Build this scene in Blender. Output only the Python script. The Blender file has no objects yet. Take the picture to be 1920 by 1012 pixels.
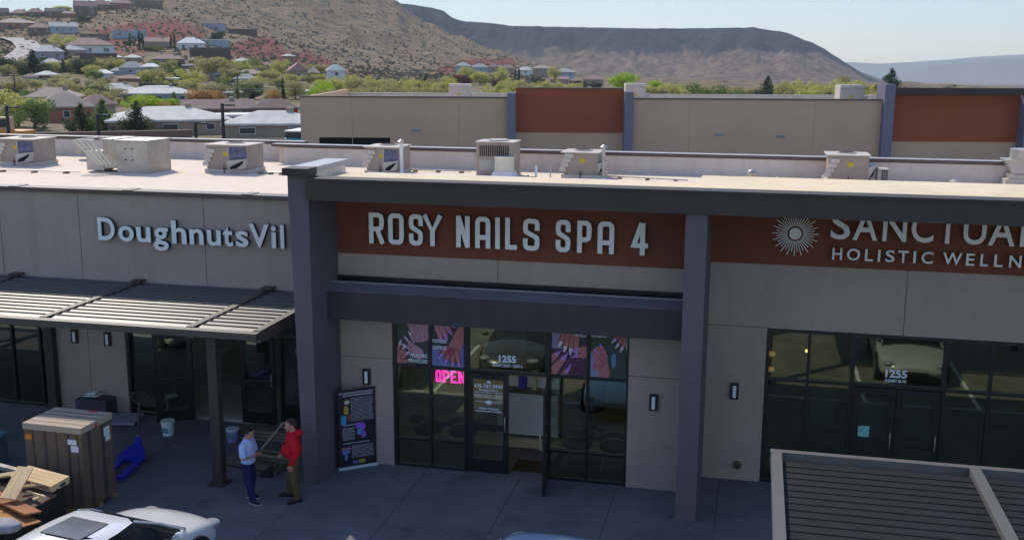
import bpy, bmesh, math, random
from mathutils import Vector, Matrix, noise
random.seed(7)
SC = bpy.context.scene
COL = SC.collection
R = math.radians
# ------------------------------------------------------------------ camera, sky, sun, exposure
F_PX, PSI, TH, RH = 1997.0, .2247, .1967, .0049
CAM = Vector((7.125, -20.26, 8.483))
FW = Vector((-math.sin(PSI)*math.cos(TH), math.cos(PSI)*math.cos(TH), -math.sin(TH)))
_rt = Vector((math.cos(PSI), math.sin(PSI), 0)); _up = _rt.cross(FW)
RT = math.cos(RH)*_rt + math.sin(RH)*_up; UP = -math.sin(RH)*_rt + math.cos(RH)*_up
cd = bpy.data.cameras.new('camera'); cam = bpy.data.objects.new('camera', cd); COL.objects.link(cam)
cd.sensor_width = 36; cd.lens = 36*F_PX/1920; cd.clip_start = .5; cd.clip_end = 40000
m3 = Matrix((RT, UP, -FW)).transposed(); cam.matrix_world = Matrix.Translation(CAM) @ m3.to_4x4()
SC.camera = cam
SUNV = Vector((-.7, .76, 1.0)).normalized()
ELEV = math.asin(SUNV.z); AZ = math.atan2(SUNV.x, SUNV.y)
W = bpy.data.worlds.new('World'); SC.world = W; W.use_nodes = True
nt = W.node_tree; bgn = nt.nodes['Background']
sky = nt.nodes.new('ShaderNodeTexSky'); sky.sky_type = 'NISHITA'; sky.sun_disc = False
sky.sun_elevation = ELEV; sky.sun_rotation = AZ; sky.altitude = 900; sky.air_density = 1.0; sky.dust_density = 0.6; sky.ozone_density = 2.0
nt.links.new(sky.outputs[0], bgn.inputs[0]); bgn.inputs[1].default_value = .145
sl = bpy.data.lights.new('sun', 'SUN'); sl.energy = 3.0; sl.angle = R(.53); sl.color = (1, .90, .75)
so = bpy.data.objects.new('sun', sl); COL.objects.link(so); so.rotation_euler = SUNV.to_track_quat('Z', 'Y').to_euler()
SC.view_settings.view_transform = 'Standard'; SC.view_settings.look = 'None'
SC.view_settings.exposure = 0.66; SC.view_settings.gamma = 1.0
SC.cycles.max_bounces = 8; SC.cycles.transparent_max_bounces = 16

def ray(u, v): return FW + (u-960)/F_PX*RT - (v-506)/F_PX*UP
def at(u, v, ax, val):
    d = ray(u, v); return CAM + d*((val-CAM[ax])/d[ax])
def at_r(u, v, r):
    d = ray(u, v); return CAM + d*(r/math.hypot(d.x, d.y))
# ------------------------------------------------------------------ materials
MATS = {}
def mat(name, col, rough=.8, spec=.3, metal=0.0, var=.12, scale=3.0, bump=0.0, bscale=40.0, emit=None, es=1.0, col2=None, detail=6, coat=0, coords='Object', stretch=None):
    if name in MATS: return MATS[name]
    m = bpy.data.materials.new(name); m.use_nodes = True; n = m.node_tree; b = n.nodes['Principled BSDF']
    b.inputs['Roughness'].default_value = rough; b.inputs['Specular IOR Level'].default_value = spec
    b.inputs['Metallic'].default_value = metal; b.inputs['Coat Weight'].default_value = coat
    tc = n.nodes.new('ShaderNodeTexCoord'); mp = n.nodes.new('ShaderNodeMapping'); n.links.new(tc.outputs[coords], mp.inputs[0])
    if stretch: mp.inputs['Scale'].default_value = stretch
    nz = n.nodes.new('ShaderNodeTexNoise'); nz.inputs['Scale'].default_value = scale; nz.inputs['Detail'].default_value = detail
    nz.inputs['Roughness'].default_value = .6
    n.links.new(mp.outputs[0], nz.inputs[0])
    rp = n.nodes.new('ShaderNodeValToRGB'); n.links.new(nz.outputs[0], rp.inputs[0])
    c2 = col2 or tuple(min(1, c*(1+var)) for c in col); c1 = col if col2 else tuple(c*(1-var) for c in col)
    rp.color_ramp.elements[0].position = .32; rp.color_ramp.elements[1].position = .68
    rp.color_ramp.elements[0].color = (*c1, 1); rp.color_ramp.elements[1].color = (*c2, 1)
    n.links.new(rp.outputs[0], b.inputs['Base Color'])
    if bump:
        n2 = n.nodes.new('ShaderNodeTexNoise'); n2.inputs['Scale'].default_value = bscale; n2.inputs['Detail'].default_value = 4
        n.links.new(tc.outputs[coords], n2.inputs[0]); bp = n.nodes.new('ShaderNodeBump'); bp.inputs['Strength'].default_value = bump
        bp.inputs['Distance'].default_value = .02; n.links.new(n2.outputs[0], bp.inputs['Height']); n.links.new(bp.outputs[0], b.inputs['Normal'])
    if emit:
        b.inputs['Emission Color'].default_value = (*emit, 1); b.inputs['Emission Strength'].default_value = es
    MATS[name] = m; return m
def glass(name, tint, refl=1.6, rough=0.02):
    m = bpy.data.materials.new(name); m.use_nodes = True; n = m.node_tree
    for x in list(n.nodes): n.nodes.remove(x)
    out = n.nodes.new('ShaderNodeOutputMaterial'); mx = n.nodes.new('ShaderNodeMixShader')
    tr = n.nodes.new('ShaderNodeBsdfTransparent'); tr.inputs[0].default_value = (*tint, 1)
    gl = n.nodes.new('ShaderNodeBsdfGlossy'); gl.inputs['Roughness'].default_value = rough; gl.inputs[0].default_value = (.80, .88, .66, 1)
    fr = n.nodes.new('ShaderNodeFresnel'); fr.inputs[0].default_value = 1.52
    mu = n.nodes.new('ShaderNodeMath'); mu.operation = 'MULTIPLY'; mu.inputs[1].default_value = refl; mu.use_clamp = True
    n.links.new(fr.outputs[0], mu.inputs[0]); n.links.new(mu.outputs[0], mx.inputs[0]); n.links.new(tr.outputs[0], mx.inputs[1]); n.links.new(gl.outputs[0], mx.inputs[2])
    n.links.new(mx.outputs[0], out.inputs[0]); MATS[name] = m; return m
TAN = mat('tan_stucco', (.39, .318, .272), .92, .1, var=.07, scale=.7, bump=.25, bscale=90)
RUST = mat('rust_panel', (.188, .056, .030), .75, .25, var=.10, scale=.6, bump=.1, bscale=60)
CHAR = mat('charcoal_stucco', (.145, .122, .138), .9, .12, var=.07, scale=.9, bump=.3, bscale=80)
DARK = mat('dark_bronze_beam', (.062, .050, .046), .6, .25, var=.10, scale=1.2, bump=.05)
BRONZE = mat('bronze_paint', (.075, .078, .10), .38, .6, var=.08, scale=2)
COPING = mat('brown_coping', (.10, .068, .058), .45, .5, var=.08, scale=2)
FRAME = mat('black_aluminium', (.012, .013, .016), .35, .5, var=.1)
ROOF = mat('white_roof_membrane', (.74, .625, .525), .85, .15, var=.05, scale=.35, bump=.08, bscale=12)
SLABM = mat('cream_roof_membrane', (.72, .59, .42), .85, .15, var=.08, scale=.45, bump=.1, bscale=9)
MEMB = mat('white_parapet_lining', (.70, .585, .52), .7, .25, var=.06, scale=.5, bump=.25, bscale=2.2)
CAPW = mat('pale_metal_cap', (.36, .35, .37), .4, .5, var=.05)
CONC = mat('sidewalk_concrete', (.33, .33, .36), .9, .2, var=.14, scale=.55, bump=.15, bscale=50)
ASPH = mat('asphalt', (.19, .178, .150), .92, .2, var=.25, scale=1.2, bump=.3, bscale=60)
def weather(m, k=.80):
    n = m.node_tree; b = n.nodes['Principled BSDF']; L = n.links.new; src = b.inputs['Base Color'].links[0].from_socket; tc = n.nodes.new('ShaderNodeTexCoord')
    for sc, st, lo, hi in ((1.0, (2.2, 2.2, .22), .50, .72), (.35, (1, 1, 1), .45, .75), (6.0, (1, 1, 1), .5, .8)):
        mp = n.nodes.new('ShaderNodeMapping'); mp.inputs['Scale'].default_value = st; L(tc.outputs['Object'], mp.inputs[0])
        q = n.nodes.new('ShaderNodeTexNoise'); q.inputs['Scale'].default_value = sc; q.inputs['Detail'].default_value = 8; q.inputs['Roughness'].default_value = .65; L(mp.outputs[0], q.inputs[0])
        r = n.nodes.new('ShaderNodeValToRGB'); L(q.outputs[0], r.inputs[0]); r.color_ramp.elements[0].position = lo; r.color_ramp.elements[1].position = hi
        r.color_ramp.elements[0].color = (1, 1, 1, 1); r.color_ramp.elements[1].color = (k, k*.99, k*.97, 1)
        x = n.nodes.new('ShaderNodeMixRGB'); x.blend_type = 'MULTIPLY'; x.inputs[0].default_value = 1; L(src, x.inputs[1]); L(r.outputs[0], x.inputs[2]); src = x.outputs[0]
    L(src, b.inputs['Base Color'])
for m_ in (TAN, CHAR): weather(m_, .91)
for m_ in (RUST, DARK): weather(m_, .88)
for m_ in (ROOF, SLABM): weather(m_, .90)
LETT = mat('sign_letter_white', (.80, .77, .74), .45, .4, var=.03)
LETS = mat('sign_letter_return', (.035, .04, .06), .5, .4, var=.05)
GALV = mat('galvanised_steel', (.46, .42, .375), .42, .5, metal=.55, var=.10, scale=2.5)
HVAC = mat('hvac_paint', (.36, .28, .235), .6, .3, var=.07, scale=2.0)
HVACL = mat('hvac_light', (.52, .455, .41), .6, .3, var=.06)
BLACK = mat('black_opening', (.012, .012, .014), .8, .2, var=.2)
YEL = mat('yellow_sticker', (.55, .40, .03), .6, .3, var=.05)
WHITEP = mat('white_plastic', (.72, .72, .72), .45, .4, var=.05)
BLUEP = mat('blue_steel_paint', (.020, .025, .40), .4, .5, var=.12)
GLASSA = glass('storefront_glass', (.80, .82, .74), 4.2)
GLASSB = glass('dark_storefront_glass', (.58, .62, .57), 4.2)
weather(MEMB, .86); weather(HVAC, .80); weather(HVACL, .84); weather(GALV, .80); weather(ASPH, .75)
# ------------------------------------------------------------------ mesh helpers
class MB:
    def __init__(s): s.v = []; s.f = []; s.m = []; s.sm = []
    def add(s, vs, fs, mi=0, smooth=False):
        o = len(s.v); s.v += [tuple(p) for p in vs]
        for f in fs: s.f.append(tuple(i+o for i in f)); s.m.append(mi); s.sm.append(smooth)
        return s
    def box(s, x0, x1, y0, y1, z0, z1, mi=0, M=None):
        vs = [(x, y, z) for z in (z0, z1) for x, y in ((x0, y0), (x1, y0), (x1, y1), (x0, y1))]
        if M: vs = [M @ Vector(p) for p in vs]
        return s.add(vs, [(3, 2, 1, 0), (4, 5, 6, 7), (0, 1, 5, 4), (1, 2, 6, 5), (2, 3, 7, 6), (3, 0, 4, 7)], mi)
    def prism(s, poly, y0, y1, mi=0, M=None, mside=None):      # poly of (x, z), extruded along y; y0 is the front
        n = len(poly)
        if sum(poly[i][0]*poly[(i+1) % n][1]-poly[(i+1) % n][0]*poly[i][1] for i in range(n)) < 0: poly = poly[::-1]
        vs = [(x, y0, z) for x, z in poly] + [(x, y1, z) for x, z in poly]
        if M: vs = [M @ Vector(p) for p in vs]
        ms = mi if mside is None else mside
        o = len(s.v); s.add(vs, [tuple(range(n))], mi)
        fs = [tuple(range(2*n-1, n-1, -1))] + [(i, n+i, n+(i+1) % n, (i+1) % n) for i in range(n)]
        for f in fs: s.f.append(tuple(i+o for i in f)); s.m.append(ms); s.sm.append(False)
        return s
    def tube(s, path, r, seg=8, mi=0, cap=True, r1=None, smooth=True):
        path = [Vector(p) for p in path]; n = len(path); rings = []
        for i, p in enumerate(path):
            d = (path[min(i+1, n-1)] - path[max(i-1, 0)]).normalized()
            a = d.orthogonal().normalized() if i == 0 else (a - d*a.dot(d)).normalized()
            b = d.cross(a); rr = r if r1 is None else r + (r1-r)*i/(n-1)
            if isinstance(r, (list, tuple)): rr = r[i]
            rings.append([p + rr*(math.cos(2*math.pi*k/seg)*a + math.sin(2*math.pi*k/seg)*b) for k in range(seg)])
        vs = [q for rg in rings for q in rg]
        fs = [(i*seg+k, i*seg+(k+1) % seg, (i+1)*seg+(k+1) % seg, (i+1)*seg+k) for i in range(n-1) for k in range(seg)]
        s.add(vs, fs, mi, smooth)
        if cap: s.add(rings[0], [tuple(range(seg))[::-1]], mi); s.add(rings[-1], [tuple(range(seg))], mi)
        return s
    def cyl(s, x, y, z0, z1, r, seg=16, mi=0, r1=None): return s.tube([(x, y, z0), (x, y, z1)], r, seg, mi, True, r if r1 is None else r1)
    def ell(s, c, r, mi=0, seg=10, rings=7, M=None):
        vs = []; fs = []
        for i in range(rings+1):
            t = math.pi*i/rings
            for k in range(seg):
                p = Vector((math.sin(t)*math.cos(2*math.pi*k/seg)*r[0], math.sin(t)*math.sin(2*math.pi*k/seg)*r[1], math.cos(t)*r[2]))
                if M: p = M @ p
                vs.append(p + Vector(c))
        for i in range(rings):
            for k in range(seg): fs.append((i*seg+k, (i+1)*seg+k, (i+1)*seg+(k+1) % seg, i*seg+(k+1) % seg))
        return s.add(vs, fs, mi, True)
    def cone(s, p0, r0, p1, r1, seg=10, mi=0):
        s.tube([p0, p1], [r0, r1], seg, mi); s.ell(p0, (r0,)*3, mi, seg, 6); s.ell(p1, (r1,)*3, mi, seg, 6); return s
    def build(s, name, mats, parent=None, loc=None, rotz=0, bev=0):
        me = bpy.data.meshes.new(name); me.from_pydata(s.v, [], s.f)
        mats = mats if isinstance(mats, (list, tuple)) else [mats]
        for m in mats: me.materials.append(m)
        me.polygons.foreach_set('material_index', s.m); me.polygons.foreach_set('use_smooth', s.sm); me.update()
        o = bpy.data.objects.new(name, me); COL.objects.link(o)
        if parent: o.parent = parent
        if loc is not None: o.location = loc
        o.rotation_euler.z = rotz
        if bev:
            b = o.modifiers.new('bevel', 'BEVEL'); b.width = bev; b.segments = 2; b.limit_method = 'ANGLE'
        return o
def tag(o, label=None, cat=None, group=None, kind=None):
    for k, v in (('label', label), ('category', cat), ('group', group), ('kind', kind)):
        if v: o[k] = v
    return o
def thing(name, label, cat, loc=(0, 0, 0), rotz=0, group=None):
    o = bpy.data.objects.new(name, None); COL.objects.link(o); o.location = loc; o.rotation_euler.z = rotz; o.empty_display_size = .3
    return tag(o, label, cat, group)
def copy_tree(o, loc=None, rotz=None, label=None, parent=None, kids=None):
    c = o.copy(); COL.objects.link(c)
    if parent: c.parent = parent
    if loc is not None: c.location = loc
    if rotz is not None: c.rotation_euler.z = rotz
    if label: c['label'] = label
    for ch in list(o.children): copy_tree(ch, parent=c)
    return c
def box(name, b, m, parent=None, bev=0): return MB().box(*b).build(name, m, parent, bev=bev)
def apply_mods(o):
    dg = bpy.context.evaluated_depsgraph_get(); dg.update()
    me = bpy.data.meshes.new_from_object(o.evaluated_get(dg)); old = o.data; o.modifiers.clear(); o.data = me
    me.name = old.name; bpy.data.meshes.remove(old); return o
def text_mesh(txt, size, extrude=0.0, offset=0.0):
    cu = bpy.data.curves.new('t', 'FONT'); cu.body = txt; cu.size = size; cu.extrude = extrude; cu.offset = offset; cu.resolution_u = 4
    ob = bpy.data.objects.new('t', cu); COL.objects.link(ob); dg = bpy.context.evaluated_depsgraph_get(); dg.update()
    me = bpy.data.meshes.new_from_object(ob.evaluated_get(dg)); bpy.data.objects.remove(ob); bpy.data.curves.remove(cu)
    return me
def put_text(name, txt, x0, x1, z0, z1, y, depth, mats, parent, offset=0.0, glyph_box=True, shear=0, src=None):
    """text standing in the xz plane, facing -y, fitted in x0..x1, z0..z1; the front face sits at y, the back at y+depth"""
    me = text_mesh(txt, 1.0, .5, offset)
    xs = [v.co.x for v in me.vertices]; ys = [v.co.y for v in me.vertices]
    a0, a1 = min(xs), max(xs); b0, b1 = (min(ys), max(ys)) if src is None else src
    for v in me.vertices:
        p = v.co; t = 0 if p.z > 0 else 1
        v.co = Vector((x0+(p.x-a0)/(a1-a0)*(x1-x0), y + t*depth, z0+(p.y-b0)/(b1-b0)*(z1-z0)))
    me.materials.clear()
    for m in mats: me.materials.append(m)
    me.update()
    for p in me.polygons: p.material_index = 0 if p.normal.y < -.9 else len(mats)-1; p.use_smooth = False
    o = bpy.data.objects.new(name, me); COL.objects.link(o); o.parent = parent; return o

# stroke letters: each glyph is a list of polylines in a 0..1 x 0..1 box
def chamf(pts, c): return pts
O_ = [(.0, .16), (.0, .84), (.06, .95), (.22, 1), (.78, 1), (.94, .95), (1, .84), (1, .16), (.94, .05), (.78, 0), (.22, 0), (.06, .05), (.0, .16)]
GLY = {
 'R': [[(0, 0), (0, 1), (.7, 1), (.93, .95), (1, .85), (1, .62), (.93, .52), (.7, .47), (0, .47)], [(.55, .47), (1, 0)]],
 'O': [O_],
 'S': [[(1, .74), (1, .86), (.94, .96), (.75, 1), (.25, 1), (.06, .95), (0, .85), (0, .68), (.06, .6), (.94, .4), (1, .32), (1, .15), (.94, .05), (.75, 0), (.25, 0), (.06, .05), (0, .15), (0, .27)]],
 'Y': [[(-.04, 1), (.5, .45), (1.04, 1)], [(.5, .5), (.5, 0)]],
 'N': [[(0, 0), (0, 1)], [(.06, 1), (.94, 0)], [(1, 0), (1, 1)]],
 'A': [[(0, 0), (0, .85), (.06, .95), (.25, 1), (.75, 1), (.94, .95), (1, .85), (1, 0)], [(0, .32), (1, .32)]],
 'I': [[(.5, 0), (.5, 1)]],
 'L': [[(0, 1), (0, 0), (1, 0)]],
 'P': [[(0, 0), (0, 1), (.7, 1), (.93, .95), (1, .85), (1, .56), (.93, .45), (.7, .4), (0, .4)]],
 '4': [[(.62, 1), (-.05, .27), (1.1, .27)], [(.8, 1.0), (.8, 0)]],
 'E': [[(1, 1), (0, 1), (0, 0), (1, 0)], [(0, .52), (.8, .52)]],
}
def glyph(mb, ch, x0, x1, z0, z1, t, y0, y1, mi=0, ms=1, tz=None):
    tz = tz or t
    cnt = 0
    for line in GLY[ch]:
        P = [Vector((x0+t/2+px*(x1-x0-t), z0+tz/2+pz*(z1-z0-tz))) for px, pz in line]
        closed = (P[0]-P[-1]).length < 1e-6
        if closed: P = P[:-1]
        n = len(P); L = []; Rr = []
        for i, p in enumerate(P):
            a = P[i-1] if (i > 0 or closed) else None; b = P[(i+1) % n] if (i < n-1 or closed) else None
            d0 = (p-a).normalized() if a is not None else None; d1 = (b-p).normalized() if b is not None else None
            if d0 is None: d0 = d1; p = p - d1*(tz/2)
            if d1 is None: d1 = d0; p = p + d0*(tz/2)
            n0 = Vector((-d0.y, d0.x)); n1 = Vector((-d1.y, d1.x)); nn = (n0+n1).normalized(); k = min(1.6, 1/max(.4, nn.dot(n0)))
            L.append(p+nn*t/2*k); Rr.append(p-nn*t/2*k)
        for i in range(n if closed else n-1):
            j = (i+1) % n; q = [Rr[i], Rr[j], L[j], L[i]]
            cnt += 1; mb.prism([(v.x, v.y) for v in q], y0-.0007*cnt, y1+.0003*cnt, mi, mside=ms)

# ------------------------------------------------------------------ terrain (town plain, hill, valley) seen from a polar grid
RN = [70, 110, 150, 200, 260, 330, 420, 540, 680, 850, 1050, 1300, 1600]
TC = {
 -700: [0, 0, 250, 216, 186, 142, 110, 84, 45, 40, 42, 50, 110],
 0:    [0, 0, 250, 216, 186, 142, 108, 80, 38, 28, 30, 45, 110],
 140:  [0, 0, 251, 217, 188, 142, 108, 76, 28, 17, 20, 40, 110],
 250:  [0, 0, 252, 217, 189, 144, 108, 74, 26, 3, 5, 30, 110],
 350:  [0, 0, 252, 217, 189, 146, 112, 76, 40, 2, -2, 20, 110],
 430:  [0, 0, 251, 216, 188, 148, 118, 92, 60, 16, -20, 10, 110],
 540:  [0, 0, 250, 214, 186, 152, 130, 108, 76, 30, -42, -20, 110],
 640:  [0, 0, 250, 212, 184, 156, 140, 124, 96, 50, -24, 0, 110],
 700:  [0, 0, 249, 210, 183, 158, 146, 131, 108, 68, -10, 15, 115],
 740:  [0, 0, 249, 210, 182, 160, 148, 134, 114, 78, 3, 25, 120],
 780:  [0, 0, 249, 210, 181, 162, 150, 136, 118, 86, 31, 50, 125],
 805:  [0, 0, 249, 210, 181, 162, 151, 137, 121, 92, 43, 60, 128],
 855:  [0, 0, 249, 210, 180, 163, 152, 138, 124, 102, 66, 82, 135],
 930:  [0, 0, 249, 210, 180, 164, 153, 140, 128, 112, 95, 112, 145],
 965:  [0, 0, 249, 210, 180, 165, 154, 142, 131, 119, 108, 124, 150],
 1010: [0, 0, 249, 210, 180, 166, 155, 146, 138, 131, 125, 138, 155],
 1100: [0, 0, 249, 210, 180, 170, 162, 156, 151, 147, 145, 149, 158],
 1400: [0, 0, 249, 210, 181, 172, 167, 165, 163, 161, 160, 160, 162],
 1700: [0, 0, 249, 211, 182, 174, 170, 168, 166, 164, 163, 163, 164],
 2800: [0, 0, 249, 212, 184, 176, 172, 169, 167, 165, 164, 164, 165]}
UC = sorted(TC)
def lerp(a, b, t): return a+(b-a)*t
def sstep(t): t = max(0, min(1, t)); return t*t*(3-2*t)
def gz_at(u, r):
    u = max(UC[0], min(UC[-1], u)); i = max(k for k in range(len(UC)-1) if UC[k] <= u); t = sstep((u-UC[i])/(UC[i+1]-UC[i]))
    if r <= 110: return -.25 if r < 60 else -.25 - .5*(r-60)/50
    R_ = min(r, RN[-1]); j = max(k for k in range(1, len(RN)-1) if RN[k] <= R_) if R_ >= 110 else 1
    s = (R_-RN[j])/(RN[j+1]-RN[j])
    def zc(uc, jj):
        if jj == 1: return -.75
        return at_r(uc, TC[uc][jj], RN[jj]).z
    def cr(uc):
        p0, p1, p2, p3 = zc(uc, max(1, j-1)), zc(uc, j), zc(uc, j+1), zc(uc, min(len(RN)-1, j+2))
        return lerp(p1, p2, s)*.5 + .5*(.5*((2*p1)+(-p0+p2)*s+(2*p0-5*p1+4*p2-p3)*s*s+(-p0+3*p1-3*p2+p3)*s**3))
    z = lerp(cr(UC[i]), cr(UC[i+1]), t)
    if r > RN[-1]: z = z
    return z
HALF = math.atan2(RT.y, RT.x)
def az_of_u(u): d = ray(u, 120); return math.atan2(d.x, d.y)
def u_of_az(a):      # inverse by bisection inside +-75 deg of the heading
    lo, hi = -7000, 9000
    for _ in range(40):
        mid = (lo+hi)/2
        if az_of_u(mid) < a: lo = mid
        else: hi = mid
    return (lo+hi)/2
def terrain_noise(x, y, r):
    k = sstep((r-380)/400)
    return k*(noise.noise(Vector((x*.008, y*.008, 0)))*5 + noise.noise(Vector((x*.03, y*.03, 3)))*2.2 + noise.noise(Vector((x*.09, y*.09, 5)))*.8)
def ground_z(x, y):
    dx, dy = x-CAM.x, y-CAM.y; r = math.hypot(dx, dy); a = math.atan2(dx, dy)
    u = u_of_az(a) if -1.5 < a < 1.1 else (UC[0] if a < 0 else UC[-1])
    return gz_at(u, r) + terrain_noise(x, y, r)
def hit(u, v):
    lo, hi = 70, 1040; last = None; r = 75
    while r < 1050:
        p = at_r(u, v, r)
        if p.z < gz_at(u, r): return r
        r += 3
    return 1000
mb = MB(); azs = []
a = -math.pi
while a < math.pi-1e-6:
    azs.append(a); inview = az_of_u(-120) < a < az_of_u(2040); a += R(.14) if inview else R(3)
rs = [0.5, 20, 45, 60]+[70*(1600/70)**(k/150) for k in range(151)] + [2000, 3000, 5000, 9000, 16000]
cache = []
for a in azs:
    u = u_of_az(a) if -1.5 < a < 1.1 else (UC[0] if a < 0 else UC[-1])
    for r in rs:
        x, y = CAM.x+math.sin(a)*r, CAM.y+math.cos(a)*r
        z = gz_at(u, r)
        if r > 1600: z = lerp(z, -60-(r-1600)*.012, min(1, (r-1600)/2500))
        cache.append((x, y, z + terrain_noise(x, y, r)*(1 if r < 1700 else 0)))
NR = len(rs); NA = len(azs)
fs = [(i*NR+k, i*NR+k+1, ((i+1) % NA)*NR+k+1, ((i+1) % NA)*NR+k) for i in range(NA) for k in range(NR-1)]
mb.add(cache, fs, 0, True)
def terrain_mat():
    m = bpy.data.materials.new('scrub_hillside'); m.use_nodes = True; n = m.node_tree; b = n.nodes['Principled BSDF']; L = n.links.new
    b.inputs['Roughness'].default_value = .95; b.inputs['Specular IOR Level'].default_value = .1
    tc = n.nodes.new('ShaderNodeTexCoord')
    def nz(sc, det=6):
        q = n.nodes.new('ShaderNodeTexNoise'); q.inputs['Scale'].default_value = sc; q.inputs['Detail'].default_value = det; q.inputs['Roughness'].default_value = .65; L(tc.outputs['Object'], q.inputs[0]); return q
    def ramp(src, stops):
        q = n.nodes.new('ShaderNodeValToRGB'); L(src, q.inputs[0]); e = q.color_ramp.elements
        while len(e) < len(stops): e.new(.5)
        for k, (p, c) in enumerate(stops): e[k].position = p; e[k].color = (*c, 1)
        return q
    def mix(a_, b_, f_):
        q = n.nodes.new('ShaderNodeMixRGB'); 
        if isinstance(a_, tuple): q.inputs[1].default_value = (*a_, 1)
        else: L(a_, q.inputs[1])
        if isinstance(b_, tuple): q.inputs[2].default_value = (*b_, 1)
        else: L(b_, q.inputs[2])
        L(f_, q.inputs[0]); return q.outputs[0]
    big = ramp(nz(.012).outputs[0], [(.35, (.185, .120, .075)), (.5, (.25, .165, .10)), (.65, (.21, .155, .085))])
    rock = ramp(nz(.11, 8).outputs[0], [(.47, (0, 0, 0)), (.60, (1, 1, 1))])
    c = mix(big.outputs[0], (.095, .080, .062), rock.outputs[0])
    vo = n.nodes.new('ShaderNodeTexVoronoi'); vo.inputs['Scale'].default_value = .16; L(tc.outputs['Object'], vo.inputs[0])
    bush = ramp(vo.outputs['Distance'], [(.16, (1, 1, 1)), (.30, (0, 0, 0))])
    c = mix(c, (.060, .066, .036), bush.outputs[0])
    pale = ramp(nz(.05, 5).outputs[0], [(.56, (0, 0, 0)), (.68, (.6, .6, .6))]); c = mix(c, (.32, .235, .15), pale.outputs[0])
    at_ = n.nodes.new('ShaderNodeAttribute'); at_.attribute_name = 'redsoil'
    redc = ramp(nz(.08, 6).outputs[0], [(.35, (.14, .040, .032)), (.65, (.23, .078, .055))])
    c = mix(c, redc.outputs[0], at_.outputs['Fac'])
    at2 = n.nodes.new('ShaderNodeAttribute'); at2.attribute_name = 'town'
    tn = ramp(nz(.035, 6).outputs[0], [(.3, (.20, .155, .10)), (.45, (.28, .20, .15)), (.6, (.16, .165, .07))])
    c = mix(c, tn.outputs[0], at2.outputs['Fac'])
    L(c, b.inputs['Base Color'])
    bp = n.nodes.new('ShaderNodeBump'); bp.inputs['Strength'].default_value = 1.0; bp.inputs['Distance'].default_value = 3.0
    L(nz(.13, 8).outputs[0], bp.inputs['Height']); L(bp.outputs[0], b.inputs['Normal'])
    return m
TM = terrain_mat()
ter = tag(mb.build('terrain', TM), kind='structure')
def inpoly(u, v, P):
    c = False
    for i in range(len(P)):
        (x0, y0), (x1, y1) = P[i-1], P[i]
        if (y0 > v) != (y1 > v) and u < (x1-x0)*(v-y0)/(y1-y0)+x0: c = not c
    return c
def proj(p):
    d = Vector(p)-CAM; q = d.dot(FW)
    return (960+F_PX*d.dot(RT)/q, 506-F_PX*d.dot(UP)/q) if q > 1 else (-9999, 0)
REDP = [[(168, 58), (250, 44), (330, 38), (372, 52), (385, 80), (340, 84), (268, 76), (225, 66), (190, 66)], [(355, 55), (385, 66), (384, 92), (340, 76)],
        [(195, 72), (240, 74), (236, 100), (200, 96)], [(210, 92), (275, 88), (272, 120), (205, 118)],
        [(480, 68), (520, 76), (548, 110), (570, 96), (590, 102), (632, 122), (600, 132), (480, 126), (430, 118), (420, 90)],
        [(645, 134), (700, 134), (700, 146), (645, 150)], [(812, 132), (870, 112), (965, 110), (972, 122), (880, 124), (835, 140)]]
at1 = ter.data.attributes.new('redsoil', 'FLOAT', 'POINT'); at2 = ter.data.attributes.new('town', 'FLOAT', 'POINT')
d1 = [0.0]*len(ter.data.vertices); d2 = [0.0]*len(d1)
for i, v in enumerate(ter.data.vertices):
    p = v.co; r = math.hypot(p.x-CAM.x, p.y-CAM.y)
    if 250 < r < 1000:
        u_, v_ = proj(p)
        if -50 < u_ < 1100 and any(inpoly(u_, v_, P) for P in REDP): d1[i] = 1.0
    d2[i] = 1-sstep((r-300)/260) if r < 1600 else 0
at1.data.foreach_set('value', d1); at2.data.foreach_set('value', d2)

# ------------------------------------------------------------------ mesa and far mountains
def crest(tab, u):
    if u <= tab[0][0]: return tab[0][1]
    for (a0, b0), (a1, b1) in zip(tab, tab[1:]):
        if u <= a1: return lerp(b0, b1, (u-a0)/(a1-a0))
    return tab[-1][1]
MES = [(560, 20), (700, 6), (745, 6), (765, 8), (812, 15), (832, 20), (845, 32), (862, 39), (930, 45), (960, 49), (1050, 51), (1200, 54), (1350, 53), (1410, 52), (1440, 57), (1475, 62), (1490, 70), (1520, 80), (1545, 93), (1575, 112), (1600, 129), (1625, 147), (1648, 164), (1665, 176)]
mb = MB(); cols = []; us = [560+3.5*k for k in range(316)]
T = [(0, 0), (.08, .02), (.2, .09), (.32, .19), (.44, .30), (.54, .41), (.62, .52), (.66, .60), (.69, .70), (.715, .80), (.735, .88), (.75, .93), (.765, 1.0), (.8, 1.01), (.9, 1.0), (1.2, .98), (1.6, .6)]
TT = []
for (a0, b0), (a1, b1) in zip(T, T[1:]):
    for q in range(4): TT.append((lerp(a0, a1, q/4), lerp(b0, b1, q/4)))
TT.append(T[-1])
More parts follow.
